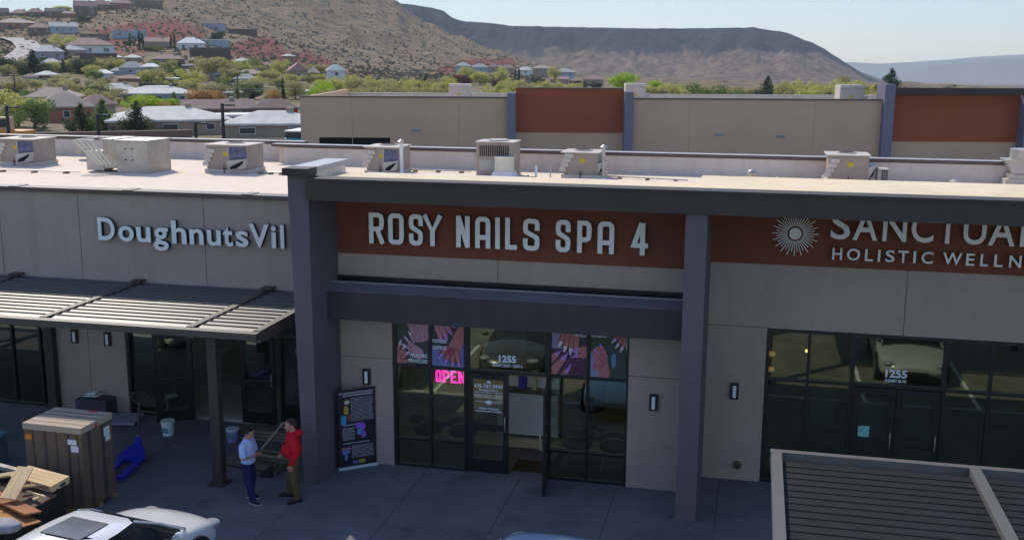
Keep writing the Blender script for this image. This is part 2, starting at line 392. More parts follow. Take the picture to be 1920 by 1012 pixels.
for u in us:
    vt = crest(MES, u); gul = noise.noise(Vector((u*.009, 0, 0)))*70 + noise.noise(Vector((u*.03, 7, 0)))*22 + noise.noise(Vector((u*.09, 9, 0)))*7
    r0 = 1450; zb = at_r(u, 172, r0).z; rc = 2150 + gul*.6; ztop = at_r(u, vt, rc).z
    hfrac = (ztop-zb)
    for t, h in TT:
        rr = r0 + (rc-r0)*t/.765 + gul*.5*math.sin(min(1, t)*math.pi)
        p = at_r(u, 120, rr); z = zb + hfrac*h
        g = noise.noise(Vector((p.x*.010, p.y*.010, 2)))*14 + noise.noise(Vector((p.x*.028, p.y*.028, 4)))*11 + noise.noise(Vector((p.x*.08, p.y*.08, 6)))*5
        z += g*min(1, max(0, hfrac)/80)*(math.sin(min(1, h)*math.pi)**.7 if h < 1 else 0) + (noise.noise(Vector((u*.06, 1, 1)))*1.2 if h >= 1 else 0)
        mb.v.append((p.x, p.y, z))
n = len(TT)
for i in range(len(us)-1):
    for k in range(n-1): mb.f.append((i*n+k, i*n+k+1, (i+1)*n+k+1, (i+1)*n+k)); mb.m.append(0); mb.sm.append(True)
def mesa_mat():
    m = bpy.data.materials.new('mesa_rock'); m.use_nodes = True; n_ = m.node_tree; b = n_.nodes['Principled BSDF']; L = n_.links.new
    b.inputs['Roughness'].default_value = .95; b.inputs['Specular IOR Level'].default_value = .1
    tc = n_.nodes.new('ShaderNodeTexCoord'); at_ = n_.nodes.new('ShaderNodeAttribute'); at_.attribute_name = 'basalt_shade'
    q = n_.nodes.new('ShaderNodeTexNoise'); q.inputs['Scale'].default_value = .05; q.inputs['Detail'].default_value = 9; q.inputs['Roughness'].default_value = .7; L(tc.outputs['Object'], q.inputs[0])
    r_ = n_.nodes.new('ShaderNodeValToRGB'); L(q.outputs[0], r_.inputs[0]); e = r_.color_ramp.elements
    e[0].position = .40; e[0].color = (.10, .066, .052, 1); e[1].position = .60; e[1].color = (.26, .17, .115, 1)
    mx = n_.nodes.new('ShaderNodeMixRGB'); L(r_.outputs[0], mx.inputs[1]); mx.inputs[2].default_value = (.030, .030, .034, 1)
    L(at_.outputs['Fac'], mx.inputs[0]); L(mx.outputs[0], b.inputs['Base Color'])
    bp = n_.nodes.new('ShaderNodeBump'); bp.inputs['Strength'].default_value = 1; bp.inputs['Distance'].default_value = 9; L(q.outputs[0], bp.inputs['Height']); L(bp.outputs[0], b.inputs['Normal'])
    return m
mesa = tag(mb.build('mesa', mesa_mat()), kind='structure')
at3 = mesa.data.attributes.new('basalt_shade', 'FLOAT', 'POINT'); dd = []  # mask paints dark basalt together with the shade band of the cliff
for i, u in enumerate(us):
    for t, h in TT:
        e_ = .5 + .10*noise.noise(Vector((u*.03, h*3, 5))) + .08*noise.noise(Vector((u*.1, h*6, 8)))
        e_ = lerp(e_, .80, sstep((u-1440)/160)) - .10*sstep((1100-u)/300)
        dd.append(sstep((h-e_+.05)/.12))
at3.data.foreach_set('value', dd)
def ridge(name, tab, r, base, depth, m, seedv):
    mb = MB(); us_ = [tab[0][0]+8*k for k in range(int((tab[-1][0]-tab[0][0])/8)+1)]; N = 16
    for u in us_:
        vt = crest(tab, u)
        for k in range(N):
            t = k/(N-1); rr = r + depth*t
            zt = at_r(u, vt, r+depth*.8).z; zb = at_r(u, base, r).z
            hh = sstep(t/.8) if t < .8 else 1-(t-.8)*1.5
            p = at_r(u, 100, rr)
            z = lerp(zb, zt, hh) + noise.noise(Vector((p.x*.0014, p.y*.0009, seedv)))*120*math.sin(min(1, t/.8)*math.pi)
            mb.v.append((p.x, p.y, z))
    for i in range(len(us_)-1):
        for k in range(N-1): mb.f.append((i*N+k, i*N+k+1, (i+1)*N+k+1, (i+1)*N+k)); mb.m.append(0); mb.sm.append(True)
    return tag(mb.build(name, m), kind='structure')
FARM = mat('far_mountain_rock', (.20, .16, .15), .95, .1, var=.3, scale=.0012)
ridge('far_mountains', [(1340, 150), (1480, 130), (1560, 117), (1600, 117), (1650, 120), (1700, 117), (1780, 112), (1830, 107), (1880, 104), (1960, 101), (2200, 97), (2700, 90)], 9000, 170, 1700, FARM, 1)
ridge('mountain_foothills', [(1560, 172), (1640, 160), (1690, 146), (1740, 128), (1800, 119), (1850, 112), (1920, 111), (2100, 106), (2600, 104)], 7200, 172, 1200, FARM, 6)

# scrub and boulders on the slopes: too many to count
def scatter(name, n, us_, rs_, size, m, fz, seedv):
    rnd = random.Random(seedv); q = MB()
    for _ in range(n):
        u = rnd.uniform(*us_); r = rs_[0]*(rs_[1]/rs_[0])**rnd.random(); p = at_r(u, 120, r); s_ = rnd.uniform(*size)*(.6+.8*rnd.random()**3)
        if noise.noise(Vector((p.x*.012, p.y*.012, seedv))) + rnd.uniform(-.5, .5) < -.1: continue
        z = fz(u, r, p)
        if z is None: continue
        c = Vector((p.x, p.y, z+s_*.25)); k = 5; a0 = rnd.uniform(0, 6)
        ring = [c+Vector((math.cos(a0+6.283*i/k)*s_*rnd.uniform(.4, .65), math.sin(a0+6.283*i/k)*s_*rnd.uniform(.4, .65), -.3*s_)) for i in range(k)]
        top = [c+Vector((math.cos(a0+6.283*i/k)*s_*rnd.uniform(.25, .5), math.sin(a0+6.283*i/k)*s_*rnd.uniform(.25, .5), .28*s_*rnd.uniform(.6, 1.2))) for i in range(k)]
        q.add(ring+top, [(i, (i+1) % k, k+(i+1) % k, k+i) for i in range(k)]+[tuple(range(k, 2*k))])
    return tag(q.build(name, m), kind='stuff')
scatter('hillside_scrub', 11000, (-60, 1020), (380, 1120), (.6, 1.8), mat('scrub_leaf', (.12, .105, .055), .95, .1, scale=.05, col2=(.18, .145, .08)), lambda u, r, p: None if (p-CAM).length < 10 else gz_at(u, r)+terrain_noise(p.x, p.y, r), 11)
scatter('hillside_boulders', 4500, (-60, 1020), (450, 1120), (.6, 2.2), mat('boulder_brown', (.11, .075, .052), .95, .1, scale=.05, col2=(.19, .13, .088)), lambda u, r, p: gz_at(u, r)+terrain_noise(p.x, p.y, r), 12)
def mesa_z(u, r, p):
    i = min(len(us)-2, max(0, int((u-us[0])/3.5))); best = None
    for k in range(0, n_t-1):
        a = mesa.data.vertices[i*n_t+k].co; b = mesa.data.vertices[i*n_t+k+1].co
        ra, rb = math.hypot(a.x-CAM.x, a.y-CAM.y), math.hypot(b.x-CAM.x, b.y-CAM.y)
        if ra <= r <= rb: return lerp(a.z, b.z, (r-ra)/max(.01, rb-ra))
    return None
n_t = len(TT)
# ------------------------------------------------------------------ site: asphalt, sidewalk
def joint_concrete():
    m = mat('sidewalk_slab', (.150, .144, .165), .9, .2, var=.20, scale=.55, bump=.15, bscale=50)
    n = m.node_tree; b = n.nodes['Principled BSDF']; L = n.links.new; src = b.inputs['Base Color'].links[0].from_socket
    tc = n.nodes.new('ShaderNodeTexCoord'); sx = n.nodes.new('ShaderNodeSeparateXYZ'); L(tc.outputs['Object'], sx.inputs[0])
    outs = []
    for ax, per, off in ((0, 2.0, .7), (1, 1.75, .15)):
        a = n.nodes.new('ShaderNodeMath'); a.operation = 'SUBTRACT'; L(sx.outputs[ax], a.inputs[0]); a.inputs[1].default_value = off
        d = n.nodes.new('ShaderNodeMath'); d.operation = 'PINGPONG'; L(a.outputs[0], d.inputs[0]); d.inputs[1].default_value = per/2
        c = n.nodes.new('ShaderNodeMath'); c.operation = 'LESS_THAN'; L(d.outputs[0], c.inputs[0]); c.inputs[1].default_value = .010 if ax == 0 else .006; outs.append(c)
    mx_ = n.nodes.new('ShaderNodeMath'); mx_.operation = 'MAXIMUM'; L(outs[0].outputs[0], mx_.inputs[0]); L(outs[1].outputs[0], mx_.inputs[1])
    nz = n.nodes.new('ShaderNodeTexNoise'); nz.inputs['Scale'].default_value = .9; nz.inputs['Detail'].default_value = 8; nz.inputs['Roughness'].default_value = .7; L(tc.outputs['Object'], nz.inputs[0])
    rp = n.nodes.new('ShaderNodeValToRGB'); L(nz.outputs[0], rp.inputs[0]); rp.color_ramp.elements[0].position = .55; rp.color_ramp.elements[1].position = .72
    rp.color_ramp.elements[0].color = (1, 1, 1, 1); rp.color_ramp.elements[1].color = (.60, .57, .54, 1)
    st = n.nodes.new('ShaderNodeMixRGB'); st.blend_type = 'MULTIPLY'; st.inputs[0].default_value = 1; L(src, st.inputs[1]); L(rp.outputs[0], st.inputs[2])
    m2 = n.nodes.new('ShaderNodeMixRGB'); L(st.outputs[0], m2.inputs[1]); m2.inputs[2].default_value = (.085, .08, .08, 1); L(mx_.outputs[0], m2.inputs[0]); L(m2.outputs[0], b.inputs['Base Color'])
    return m
SIDE = joint_concrete()
tag(box('parking_lot', (-70, 75, -75, 70, -.22, -.13), ASPH), kind='structure')
sw = MB(); sw.box(-40, 40, -4.75, 1.7, -.2, 0); sw.box(-12, 12, -4.9, -4.75, -.2, .0)
tag(box('sidewalk', (-40, 40, -4.75, 1.66, -.2, 0), SIDE), kind='structure')
tag(box('kerb', (-40, 40, -4.92, -4.75, -.2, .006), mat('kerb_concrete', (.36, .35, .34), .9, .2)), kind='structure')
mk = MB()
for k in range(-8, 10): mk.box(k*2.75-.9, k*2.75-.8, -10, -4.95, -.128, -.124)
tag(mk.build('parking_markings', mat('parking_paint', (.7, .7, .68), .8, .2)), kind='structure')

# ------------------------------------------------------------------ the strip mall
BLD = thing('retail_building', 'front tan and charcoal retail strip with rust red sign panels and big white letters', 'shop building', (0, 0, 0))
def bp_(name, b, m, bev=0): return box(name, b, m, BLD, bev)
w = MB()      # tan walls of the nail salon bay
w.box(-1.19, -.05, 0, .25, 0, 4.53); w.box(4.87, 5.96, 0, .25, 0, 4.53); w.box(-.05, 4.87, 0, .25, 3.3, 4.53)
w.build('wall', TAN, BLD)
w = MB(); w.box(6.34, 7.5, .9, 1.15, 0, 4.53); w.box(7.5, 14, .9, 1.15, 3.24, 4.53); w.box(14, 19, .9, 1.15, 0, 4.53); w.build('wall', TAN, BLD)
w = MB(); w.box(-20, -9.35, 1.65, 1.9, 3.1, 5.33); w.box(-9.35, -7.35, 1.65, 1.9, 0, 5.33); w.box(-7.35, -1.53, 1.65, 1.9, 3.1, 5.33); w.build('wall', TAN, BLD)
bp_('sign_panel', (-1.19, 5.96, -.03, .22, 4.53, 6.0), RUST); bp_('sign_panel', (6.34, 19, .87, 1.12, 4.53, 6.0), RUST)
for x in (2.2,): bp_('control_joint', (x, x+.014, -.003, 0.02, 3.95, 4.53), mat('joint_line', (.12, .10, .085), .9, .1))  # dark stucco joint lines
JT = MATS['joint_line']
for b in ((-1.19, -.05, -.003, .02, 2.32, 2.334), (4.87, 5.96, -.003, .02, 2.32, 2.334), (6.34, 7.5, .897, .92, 3.24, 3.254), (10.05, 10.064, .897, .92, 3.24, 4.53), (-5.12, -5.106, 1.647, 1.66, 3.1, 5.33),
          (-8.35, -8.336, 1.647, 1.66, 0, 5.33), (-10.5, -10.486, 1.647, 1.66, 3.1, 5.33)): bp_('control_joint', b, JT)
# pilasters
p = MB(); k_ = (-1.49, -1.595, -1.62)
p.add([(k_[0], -1.39, 0), (-1.19, -1.39, 0), (-1.19, 1.65, 0), (k_[0], 1.65, 0), (k_[1], -1.39, 5.6), (-1.19, -1.39, 5.6), (-1.19, 1.65, 5.6), (k_[1], 1.65, 5.6)], [(3, 2, 1, 0), (0, 1, 5, 4), (1, 2, 6, 5), (2, 3, 7, 6), (3, 0, 4, 7), (4, 5, 6, 7)])
p.box(-1.61, -1.192, -1.388, .55, 5.6, 6.3); pl = p.build('pilaster', CHAR, BLD)
MB().box(-1.66, -1.14, -1.52, -1.06, 6.26, 6.40).build('cap', DARK, pl)
MB().prism([(-1.65, 6.302), (-1.14, 6.302), (-1.14, 6.40), (-1.65, 6.40)], -1.06, .62).build('coping', CAPW, pl)
MB().box(-1.19, -1.175, -1.05, .5, 6.0, 6.3).build('lining', MEMB, pl)
p = MB(); p.box(5.96, 6.34, -1.39, .9, 0, 6.0); p.build('pilaster', CHAR, BLD)
bm_ = MB(); bm_.box(-1.19, 19, -1.5, -1.1, 5.80, 6.18); bm_.box(-1.19, 19, -1.53, -1.08, 6.18, 6.225); bm_.build('beam', DARK, BLD)
bp_('canopy_roof', (-1.19, 6.1, -1.1, .24, 6.0, 6.16), SLABM); bp_('canopy_roof', (6.1, 19, -1.1, 1.1, 6.0, 6.215), SLABM)
bp_('soffit', (-1.19, 19, -1.08, -.04, 5.94, 5.995), DARK)
# sloped awning over the salon entrance
a_ = MB(); a_.prism([(-.65, 3.28), (-.65, 3.86), (-.36, 3.99), (-.30, 3.99), (-.28, 3.80), (0.0, 3.80), (0, 3.28)], 0, 7.15, 0, Matrix(((0, 1, 0, -1.19), (1, 0, 0, 0), (0, 0, 1, 0), (0, 0, 0, 1))))
aw = a_.build('entrance_awning', mat('awning_fascia', (.040, .037, .042), .55, .4, var=.08), BLD)
MB().box(-1.19, 5.96, -.375, -.285, 3.992, 4.004).build('flashing', CAPW, aw)
MB().prism([(-.648, 3.863), (-.38, 3.986), (-.38, 3.992), (-.648, 3.869)], 0, 7.15, 0, Matrix(((0, 1, 0, -1.19), (1, 0, 0, 0), (0, 0, 1, 0), (0, 0, 0, 1)))).build('sloped_top', mat('awning_top_sheen', (.14, .14, .17), .35, .6, var=.12, scale=1.5), aw)  # glossy sheen of the slope painted in as a lighter blue-grey
MB().box(-1.19, 5.96, -.05, -.032, 3.8, 4.07).build('wall_flashing', FRAME, aw)
# roof, coping and parapets
bp_('roof', (-20, 19, 1.9, 12.0, 4.85, 5.05), ROOF); bp_('upper_wall', (-1.19, 19, 1.2, 1.88, 4.9, 5.99), MEMB); bp_('upper_wall', (-1.19, 6.1, .26, 1.19, 4.9, 5.98), MEMB)
c = MB(); c.box(-20, -1.6, 1.58, 1.98, 5.33, 5.43)
for x in range(-19, -2, 3): c.box(x-.12, x+.12, 1.58, 2.0, 5.431, 5.445)
c.build('coping', COPING, BLD); bp_('inner_parapet', (-20, -1.53, 1.91, 2.0, 5.0, 5.32), MEMB)
bp_('rear_parapet', (-7.9, 19, 12.0, 12.3, 4.85, 5.58), MEMB); bp_('rear_parapet', (-20, -7.9, 12.9, 13.2, 4.85, 5.60), MEMB); bp_('rear_parapet', (-8.2, -7.9, 12.31, 12.9, 4.85, 5.6), MEMB)
bp_('roof', (-20, -7.9, 12.0, 12.9, 4.85, 5.045), ROOF)
c = MB(); c.box(-8.3, 19, 11.94, 12.36, 5.60, 5.68); c.build('rear_coping', COPING, BLD)
c = MB(); c.box(-8.3, 19, 11.97, 12.33, 5.681, 5.692)
c.build('coping_top', mat('coping_top_paint', (.42, .38, .37), .4, .5), BLD)
c = MB(); c.box(-20, -7.6, 12.84, 13.26, 5.62, 5.70); c.build('rear_coping', COPING, BLD); bp_('coping_top', (-20, -7.6, 12.87, 13.23, 5.701, 5.71), MATS['coping_top_paint'])
bp_('side_wall', (-20.3, -20, 1.6, 13.2, 0, 5.4), TAN); bp_('side_wall', (19, 19.3, -1.5, 13.2, 0, 5.8), TAN); bp_('back_wall', (-20, 19, 13.22, 13.4, 0, 5.55), TAN)
# interior shell of the shops
INT = mat('shop_interior_wall', (.74, .71, .58), .9, .1); INF = mat('shop_floor', (.62, .60, .50), .5, .4, var=.2, scale=1.5)
bp_('shop_floor', (-20, 19, 1.92, 9, -.19, -.02), INF); bp_('shop_floor', (-1.18, 5.9, .26, 1.91, -.19, -.015), INF); bp_('shop_floor', (6.36, 19, 1.16, 1.91, -.19, -.017), INF)
bp_('interior_wall', (-20, 19, 9, 9.2, 0, 4.5), INT)
for x in (-8.0, -1.55, 5.98): bp_('interior_wall', (x, x+.3, 1.93, 9, 0, 4.4), INT)
bp_('ceiling', (-20, 19, 1.93, 9, 3.45, 3.6), INT); bp_('ceiling', (-1.18, 5.9, .26, 1.92, 3.45, 3.59), INT); bp_('ceiling', (6.36, 19, 1.16, 1.92, 3.45, 3.59), INT)

def frame_bars(mb, xs, zs, y, x0, x1, z0, z1, t=.055, d=.11):
    for x in xs: mb.box(x-t/2, x+t/2, y, y+d, z0, z1)
    for z in zs: mb.box(x0, x1, y+.003, y+d-.003, z-t/2, z+t/2)
def window(name, xs, z0, z1, y, g, rails=(), t=.055, par=BLD):
    mb = MB(); frame_bars(mb, xs, [z0+t/2, z1-t/2]+list(rails), y, xs[0], xs[-1], z0, z1, t)
    wf = mb.build('storefront_window', FRAME, par)
    g_ = MB()
    for xa, xb in zip(xs, xs[1:]): g_.box(xa+t/2, xb-t/2, y+.055, y+.06, z0+t, z1-t)
    g_.build('pane', g, wf); return wf
# nail salon glazing
window('w', [.0, .76, 1.51], .0, 3.3, .03, GLASSA, (.61, 2.2))
window('w', [3.26, 4.05, 4.85], .0, 3.3, .03, GLASSA, (.61, 2.2))
window('w', [1.566, 3.205], 2.17, 3.3, .032, GLASSA)
def door(name, width, parent, loc, rotz, g=GLASSA, h=2.14, label=None):
    o = thing('door', label, None, loc, rotz); o.parent = parent
    d = MB(); s = .11
    d.box(0, s, 0, .045, .01, h); d.box(width-s, width, 0, .045, .01, h); d.box(s, width-s, 0, .045, h-.12, h); d.box(s, width-s, 0, .045, .01, .30); d.box(s, width-s, 0.004, .041, .92, 1.06)
    d.build('door_frame', FRAME, o)
    MB().box(s, width-s, .02, .026, .30, .92).box(s, width-s, .02, .026, 1.06, h-.12).build('glass', g, o)
    hb = MB(); hb.tube([(width-.06, -.001, .95), (width-.06, -.06, .95), (width-.06, -.06, 1.25), (width-.06, -.001, 1.25)], .014, 6); hb.build('handle', GALV, o)
    return o
d1_ = door('d', .86, BLD, (1.56, .05, 0), 0)
d2_ = door('d', .93, BLD, (3.235, .03, 0), R(-84), label='salon entrance door standing open')
MB().box(1.545, 1.56, .03, .14, 0, 2.17).box(3.206, 3.232, .036, .14, 0, 2.17).build('door_jamb', FRAME, BLD)
# sanctuary glazing
window('w', [7.54, 8.33, 9.16], 0, 3.22, .93, GLASSB, (.61, 2.18)); window('w', [10.9, 11.72, 12.6, 13.5, 13.98], 0, 3.22, .93, GLASSB, (.61, 2.18)); window('w', [9.19, 10.87], 2.17, 3.22, .932, GLASSB)
door('d', .82, BLD, (9.2, .95, 0), 0, GLASSB); door('d', .82, BLD, (10.04, .95, 0), 0, GLASSB)
# doughnut shop glazing
window('w', [-18, -16.2, -14.4, -12.6, -11.6, -10.5, -9.72, -9.42], 0, 3.1, 1.68, GLASSB, (2.18,))
window('w', [-7.3, -6.35, -5.70], 0, 3.1, 1.68, GLASSB, (2.18,)); window('w', [-3.38, -2.45, -1.6], 0, 3.1, 1.68, GLASSB, (2.18,)); window('w', [-5.67, -3.41], 2.17, 3.1, 1.682, GLASSB)
door('d', .86, BLD, (-5.62, 1.66, 0), R(-152), GLASSB, label='propped open glass door'); door('d', .86, BLD, (-4.40, 1.70, 0), 0, GLASSB)
bp_('downspout', (-9.42, -9.2, 1.45, 1.64, 0, 3.1), DARK)
# fixtures on the walls
lampm = mat('lamp_lens', (.75, .77, .85), .4, .4, var=.02)
def wall_lamp(x, y, z, label):
    o = thing('wall_lamp', label, 'lamp', (x, y, z), 0, 'black rectangular wall lamps on the facade')
    MB().box(-.085, .085, -.06, 0, -.17, .17).build('housing', FRAME, o, bev=.008); MB().box(-.032, .032, -.075, -.061, -.13, .12).build('lens', lampm, o)
wall_lamp(-.61, -.002, 1.92, 'black wall lamp on the tan wall just above the upright banner')
wall_lamp(5.38, -.002, 1.83, 'black wall lamp between the salon window and the pilaster to its right')
wall_lamp(6.92, .898, 1.90, 'black wall lamp left of the wellness shop window, above the wall outlet')
wall_lamp(-7.79, 1.648, 1.84, 'black wall lamp under the louvered canopy, on the clear middle of the tan wall')
wall_lamp(-8.68, 1.648, 1.85, 'black wall lamp under the louvered canopy, close beside the dark downspout')
o = thing('pipe_outlet', 'small round brass pipe outlet low on the tan wall beside the wellness shop', 'outlet', (7.05, .898, .33))
MB().tube([(0, 0, 0), (0, -.05, 0)], .085, 12).build('plate', mat('old_brass', (.16, .12, .08), .5, .5, metal=.4), o); MB().tube([(0, -.05, 0), (0, -.12, -.02)], .04, 10).build('cap', mat('outlet_cap', (.07, .06, .05), .5, .4), o)
# ------------------------------------------------------------------ lettering
def sign(name, label, y): return thing(name, label, 'sign', (0, 0, 0))
sg = sign('shop_sign', 'raised narrow white capitals on the rust red panel over the salon entrance', 0)
spans = [('R', -.44, -.12), ('O', -.03, .30), ('S', .41, .70), ('Y', .72, 1.08), ('N', 1.39, 1.67), ('A', 1.78, 2.09), ('I', 2.19, 2.28), ('L', 2.39, 2.63), ('S', 2.75, 3.08),
         ('S', 3.40, 3.69), ('P', 3.82, 4.10), ('A', 4.22, 4.54), ('4', 4.88, 5.17)]
for ch, a, b in spans:
    m = MB(); glyph(m, ch, a, b, 4.78, 5.41, .095, -.16, -.08); m.build('letter', [LETT, LETS], sg)
    m = MB(); glyph(m, ch, a+.012, b-.012, 4.79, 5.40, .075, -.079, -.031)
    m.build('letter_backing', LETS, sg)
sg = sign('shop_sign', 'raised rounded white letters on the tan wall above the louvered canopy', 0)
REFD = {}
for i, (ch, a, b) in enumerate([('D', -7.76, -7.32), ('o', -7.23, -6.83), ('u', -6.76, -6.40), ('g', -6.33, -5.95), ('h', -5.86, -5.49), ('n', -5.41, -5.06), ('u', -4.97, -4.63), ('t', -4.58, -4.33), ('s', -4.26, -3.95), ('V', -3.93, -3.44), ('i', -3.39, -3.27), ('l', -3.17, -3.08), ('l', -2.86, -2.77), ('e', -2.72, -2.32)]):
    me = text_mesh(ch, 1.0, 0, .0); ys = [v.co.y for v in me.vertices]; bpy.data.meshes.remove(me)
    S_ = .56/.71; z0 = 4.26+min(ys)*S_; z1 = 4.26+max(ys)*S_
    put_text('letter', ch, a, b, z0, z1, 1.50, .10, [LETT, LETS], sg, offset=.022)
sg = sign('shop_sign', 'raised white sign with a sunburst emblem, on the rust panel right of the second pilaster', 0)
for ch, a, b in [('S', 8.58, 8.94), ('A', 8.99, 9.44), ('N', 9.53, 9.96), ('C', 10.04, 10.44), ('T', 10.5, 10.87), ('U', 10.96, 11.36), ('A', 11.4, 11.86), ('R', 11.95, 12.3), ('Y', 12.35, 12.8)]:
    put_text('letter', ch, a, b, 5.10, 5.66, .76, .05, [LETT, LETS], sg, offset=.012)
for ch, a, b in [('H', 8.64, 8.82), ('O', 8.91, 9.15), ('L', 9.24, 9.39), ('I', 9.475, 9.52), ('S', 9.61, 9.78), ('T', 9.84, 10.03), ('I', 10.115, 10.16), ('C', 10.26, 10.47), ('W', 10.64, 10.98), ('E', 11.05, 11.2), ('L', 11.3, 11.44), ('L', 11.54, 11.69), ('N', 11.8, 12.01), ('E', 12.1, 12.25), ('S', 12.33, 12.5), ('S', 12.58, 12.75)]:
    put_text('letter', ch, a, b, 4.70, 4.93, .77, .05, [LETT, LETS], sg, offset=.014)
e = MB(); e.tube([(7.93, .78, 5.17), (7.93, .82, 5.17)], .115, 24, 0, smooth=False)
for k in range(40):
    a = 2*math.pi*k/40; r1 = .44 if k % 2 == 0 else .36
    M = Matrix.Translation((7.93, 0, 5.17)) @ Matrix.Rotation(a, 4, 'Y'); e.box(.15, r1, .79, .82, -.0075, .0075, 0, M)
e.build('sunburst_emblem', [LETT], sg)
# vinyl numbers and small writing
VIN = mat('white_vinyl', (.72, .74, .82), .5, .3, var=.02)
vn = thing('address_decal', 'white 1255 SUNSET BLVD UNIT A decal on the glass over the salon door', 'decal', (0, 0, 0))
put_text('number', '1255', 2.21, 2.57, 2.40, 2.55, .078, .004, [VIN], vn, offset=.045); put_text('street_line', 'SUNSET BLVD - UNIT A', 2.07, 2.71, 2.305, 2.365, .078, .004, [VIN], vn, offset=.02)
vn = thing('address_decal', 'white 1255 SUNSET BLVD decal on the glass over the wellness shop door', 'decal', (0, 0, 0))
put_text('number', '1255', 9.80, 10.20, 2.37, 2.53, .975, .004, [VIN], vn, offset=.03); put_text('street_line', 'SUNSET BLVD', 9.80, 10.20, 2.275, 2.335, .975, .004, [VIN], vn, offset=.02)
vn = thing('hours_decal', 'white phone number and business hours lettering on the closed salon door', 'decal', (0, 0, 0))
Z = 1.93
for txt, a, b, h in (('435-787-9999', 1.69, 2.30, .085), ('Business Hours', 1.80, 2.20, .05), ('Mon - Fri 9:30 am - 7:30 pm', 1.72, 2.28, .042), ('Saturday 9:30 am - 7:00 pm', 1.70, 2.29, .042), ('Sunday 10:00 am - 5:00 pm', 1.72, 2.27, .042)):
    Z -= h+.012; put_text('text_line', txt, a, b, Z, Z+h, .062, .004, [VIN], vn, offset=.012)
MB().prism([(1.90, Z-.07), (2.0, Z-.13), (2.1, Z-.07), (2.0, Z-.03)], .062, .066).box(1.72, 1.88, .062, .066, Z-.075, Z-.065).box(2.12, 2.28, .062, .066, Z-.075, Z-.065).prism([(1.94, 1.955), (2.0, 2.0), (2.06, 1.955), (2.0, 1.94)], .062, .066).build('scrollwork', [VIN], vn)
Z -= .17
for txt, a, b, h in (('Walk-in Welcome', 1.79, 2.21, .055), ('Appointments Available', 1.72, 2.28, .05)):
    Z -= h+.012; put_text('text_line', txt, a, b, Z, Z+h, .062, .004, [VIN], vn, offset=.014)
nm = mat('pink_neon', (.9, .05, .6), .4, .3, emit=(1.0, .03, .62), es=1.25)
ns = thing('neon_sign', 'glowing pink OPEN sign behind the salon window', 'neon sign', (0, 0, 0))
for ch, a, b in (('O', .835, .96), ('P', .99, 1.13), ('E', 1.16, 1.29), ('N', 1.325, 1.475)):
    m = MB(); glyph(m, ch, a, b, 1.86, 2.11, .046, .16, .18, tz=.034)
    if ch in 'PN': m.box(a-.025, a+.07, .161, .179, 1.86, 1.89); m.box(a-.02, a+.02, .161, .179, 2.085, 2.11)
    if ch == 'N': m.box(b-.045, b+.02, .161, .179, 2.08, 2.11)
    m.build('letter', nm, ns)
m = MB(); m.box(.8, 1.5, .20, .215, 1.82, 2.15); m.build('backing', BLACK, ns)
# posters
def clip(poly, x0, x1, z0, z1):
    for ax, lim, sg_ in ((0, x0, 1), (0, x1, -1), (1, z0, 1), (1, z1, -1)):
        out = []
        for i in range(len(poly)):
            a, b = poly[i-1], poly[i]; ia = (a[ax]-lim)*sg_ >= 0; ib = (b[ax]-lim)*sg_ >= 0
            if ia != ib: t = (lim-a[ax])/(b[ax]-a[ax]); out.append((a[0]+(b[0]-a[0])*t, a[1]+(b[1]-a[1])*t))
            if ib: out.append(b)
        poly = out
        if len(poly) < 3: return []
    return poly
def pcol(name, c): return mat('print_'+name, c, .6, .3, var=.10, scale=14)
SKIN1 = pcol('skin', (.46, .17, .16)); SKIN2 = pcol('skin_pale', (.50, .26, .31)); NAILP = pcol('nail_lilac', (.42, .22, .62)); NAILW = pcol('nail_pale', (.66, .55, .66)); DKP = pcol('shadow_plum', (.11, .035, .05)); RED_ = pcol('deep_red', (.34, .05, .09))
def poster(name, label, x0, x1, z0, z1, y, bg, shapes, texts, group=None, scale=(1, 1)):
    o = thing(name, label, 'poster', (0, 0, 0), 0, group); box('sheet', (x0, x1, y, y+.006, z0, z1), bg, o)
    Wd, H = x1-x0, z1-z0; lay = 0; byc = {}
    for sh in shapes:
        lay += 1; kind, m, pts = sh[0], sh[1], sh[2:]
        if kind == 'c':     # capsule: x,y,x2,y2,r,r2
            ax, az_, bx, bz, ra, rb = pts; A = Vector((ax*Wd, az_*H)); B = Vector((bx*Wd, bz*H)); ra *= Wd; rb *= Wd; dv = (B-A); an = math.atan2(dv.y, dv.x)
            poly = [(A.x+ra*math.cos(an+math.pi/2+math.pi*k/8), A.y+ra*math.sin(an+math.pi/2+math.pi*k/8)) for k in range(9)] + [(B.x+rb*math.cos(an-math.pi/2+math.pi*k/8), B.y+rb*math.sin(an-math.pi/2+math.pi*k/8)) for k in range(9)]
        elif kind == 'e':
            ax, az_, ra, rb = pts; poly = [(ax*Wd+ra*Wd*math.cos(2*math.pi*k/18), az_*H+rb*H*math.sin(2*math.pi*k/18)) for k in range(18)]
        else: poly = [(px*Wd, pz*H) for px, pz in pts[0]]
        poly = clip([(x0+px, z0+pz) for px, pz in poly], x0+.004, x1-.004, z0+.004, z1-.004)
        if len(poly) > 2:
            byc.setdefault(m.name, (m, MB()))[1].prism(poly, y-.0006*lay-.001, y-.0004)
    art = MB(); ml = []
    for nm_, (m, b_) in byc.items():
        ml.append(m); k = len(ml)-1; off = len(art.v); art.v += b_.v; art.f += [tuple(i+off for i in f) for f in b_.f]; art.m += [k]*len(b_.f); art.sm += [False]*len(b_.f)
    if ml: art.build('printed_picture', ml, o)
    for t, a, b, c_, d_, tm in texts: put_text('caption', t, x0+a*Wd, x0+b*Wd, z0+c_*H, z0+d_*H, y-.0006*lay-.006, .004, [tm], o, offset=.02)
    return o
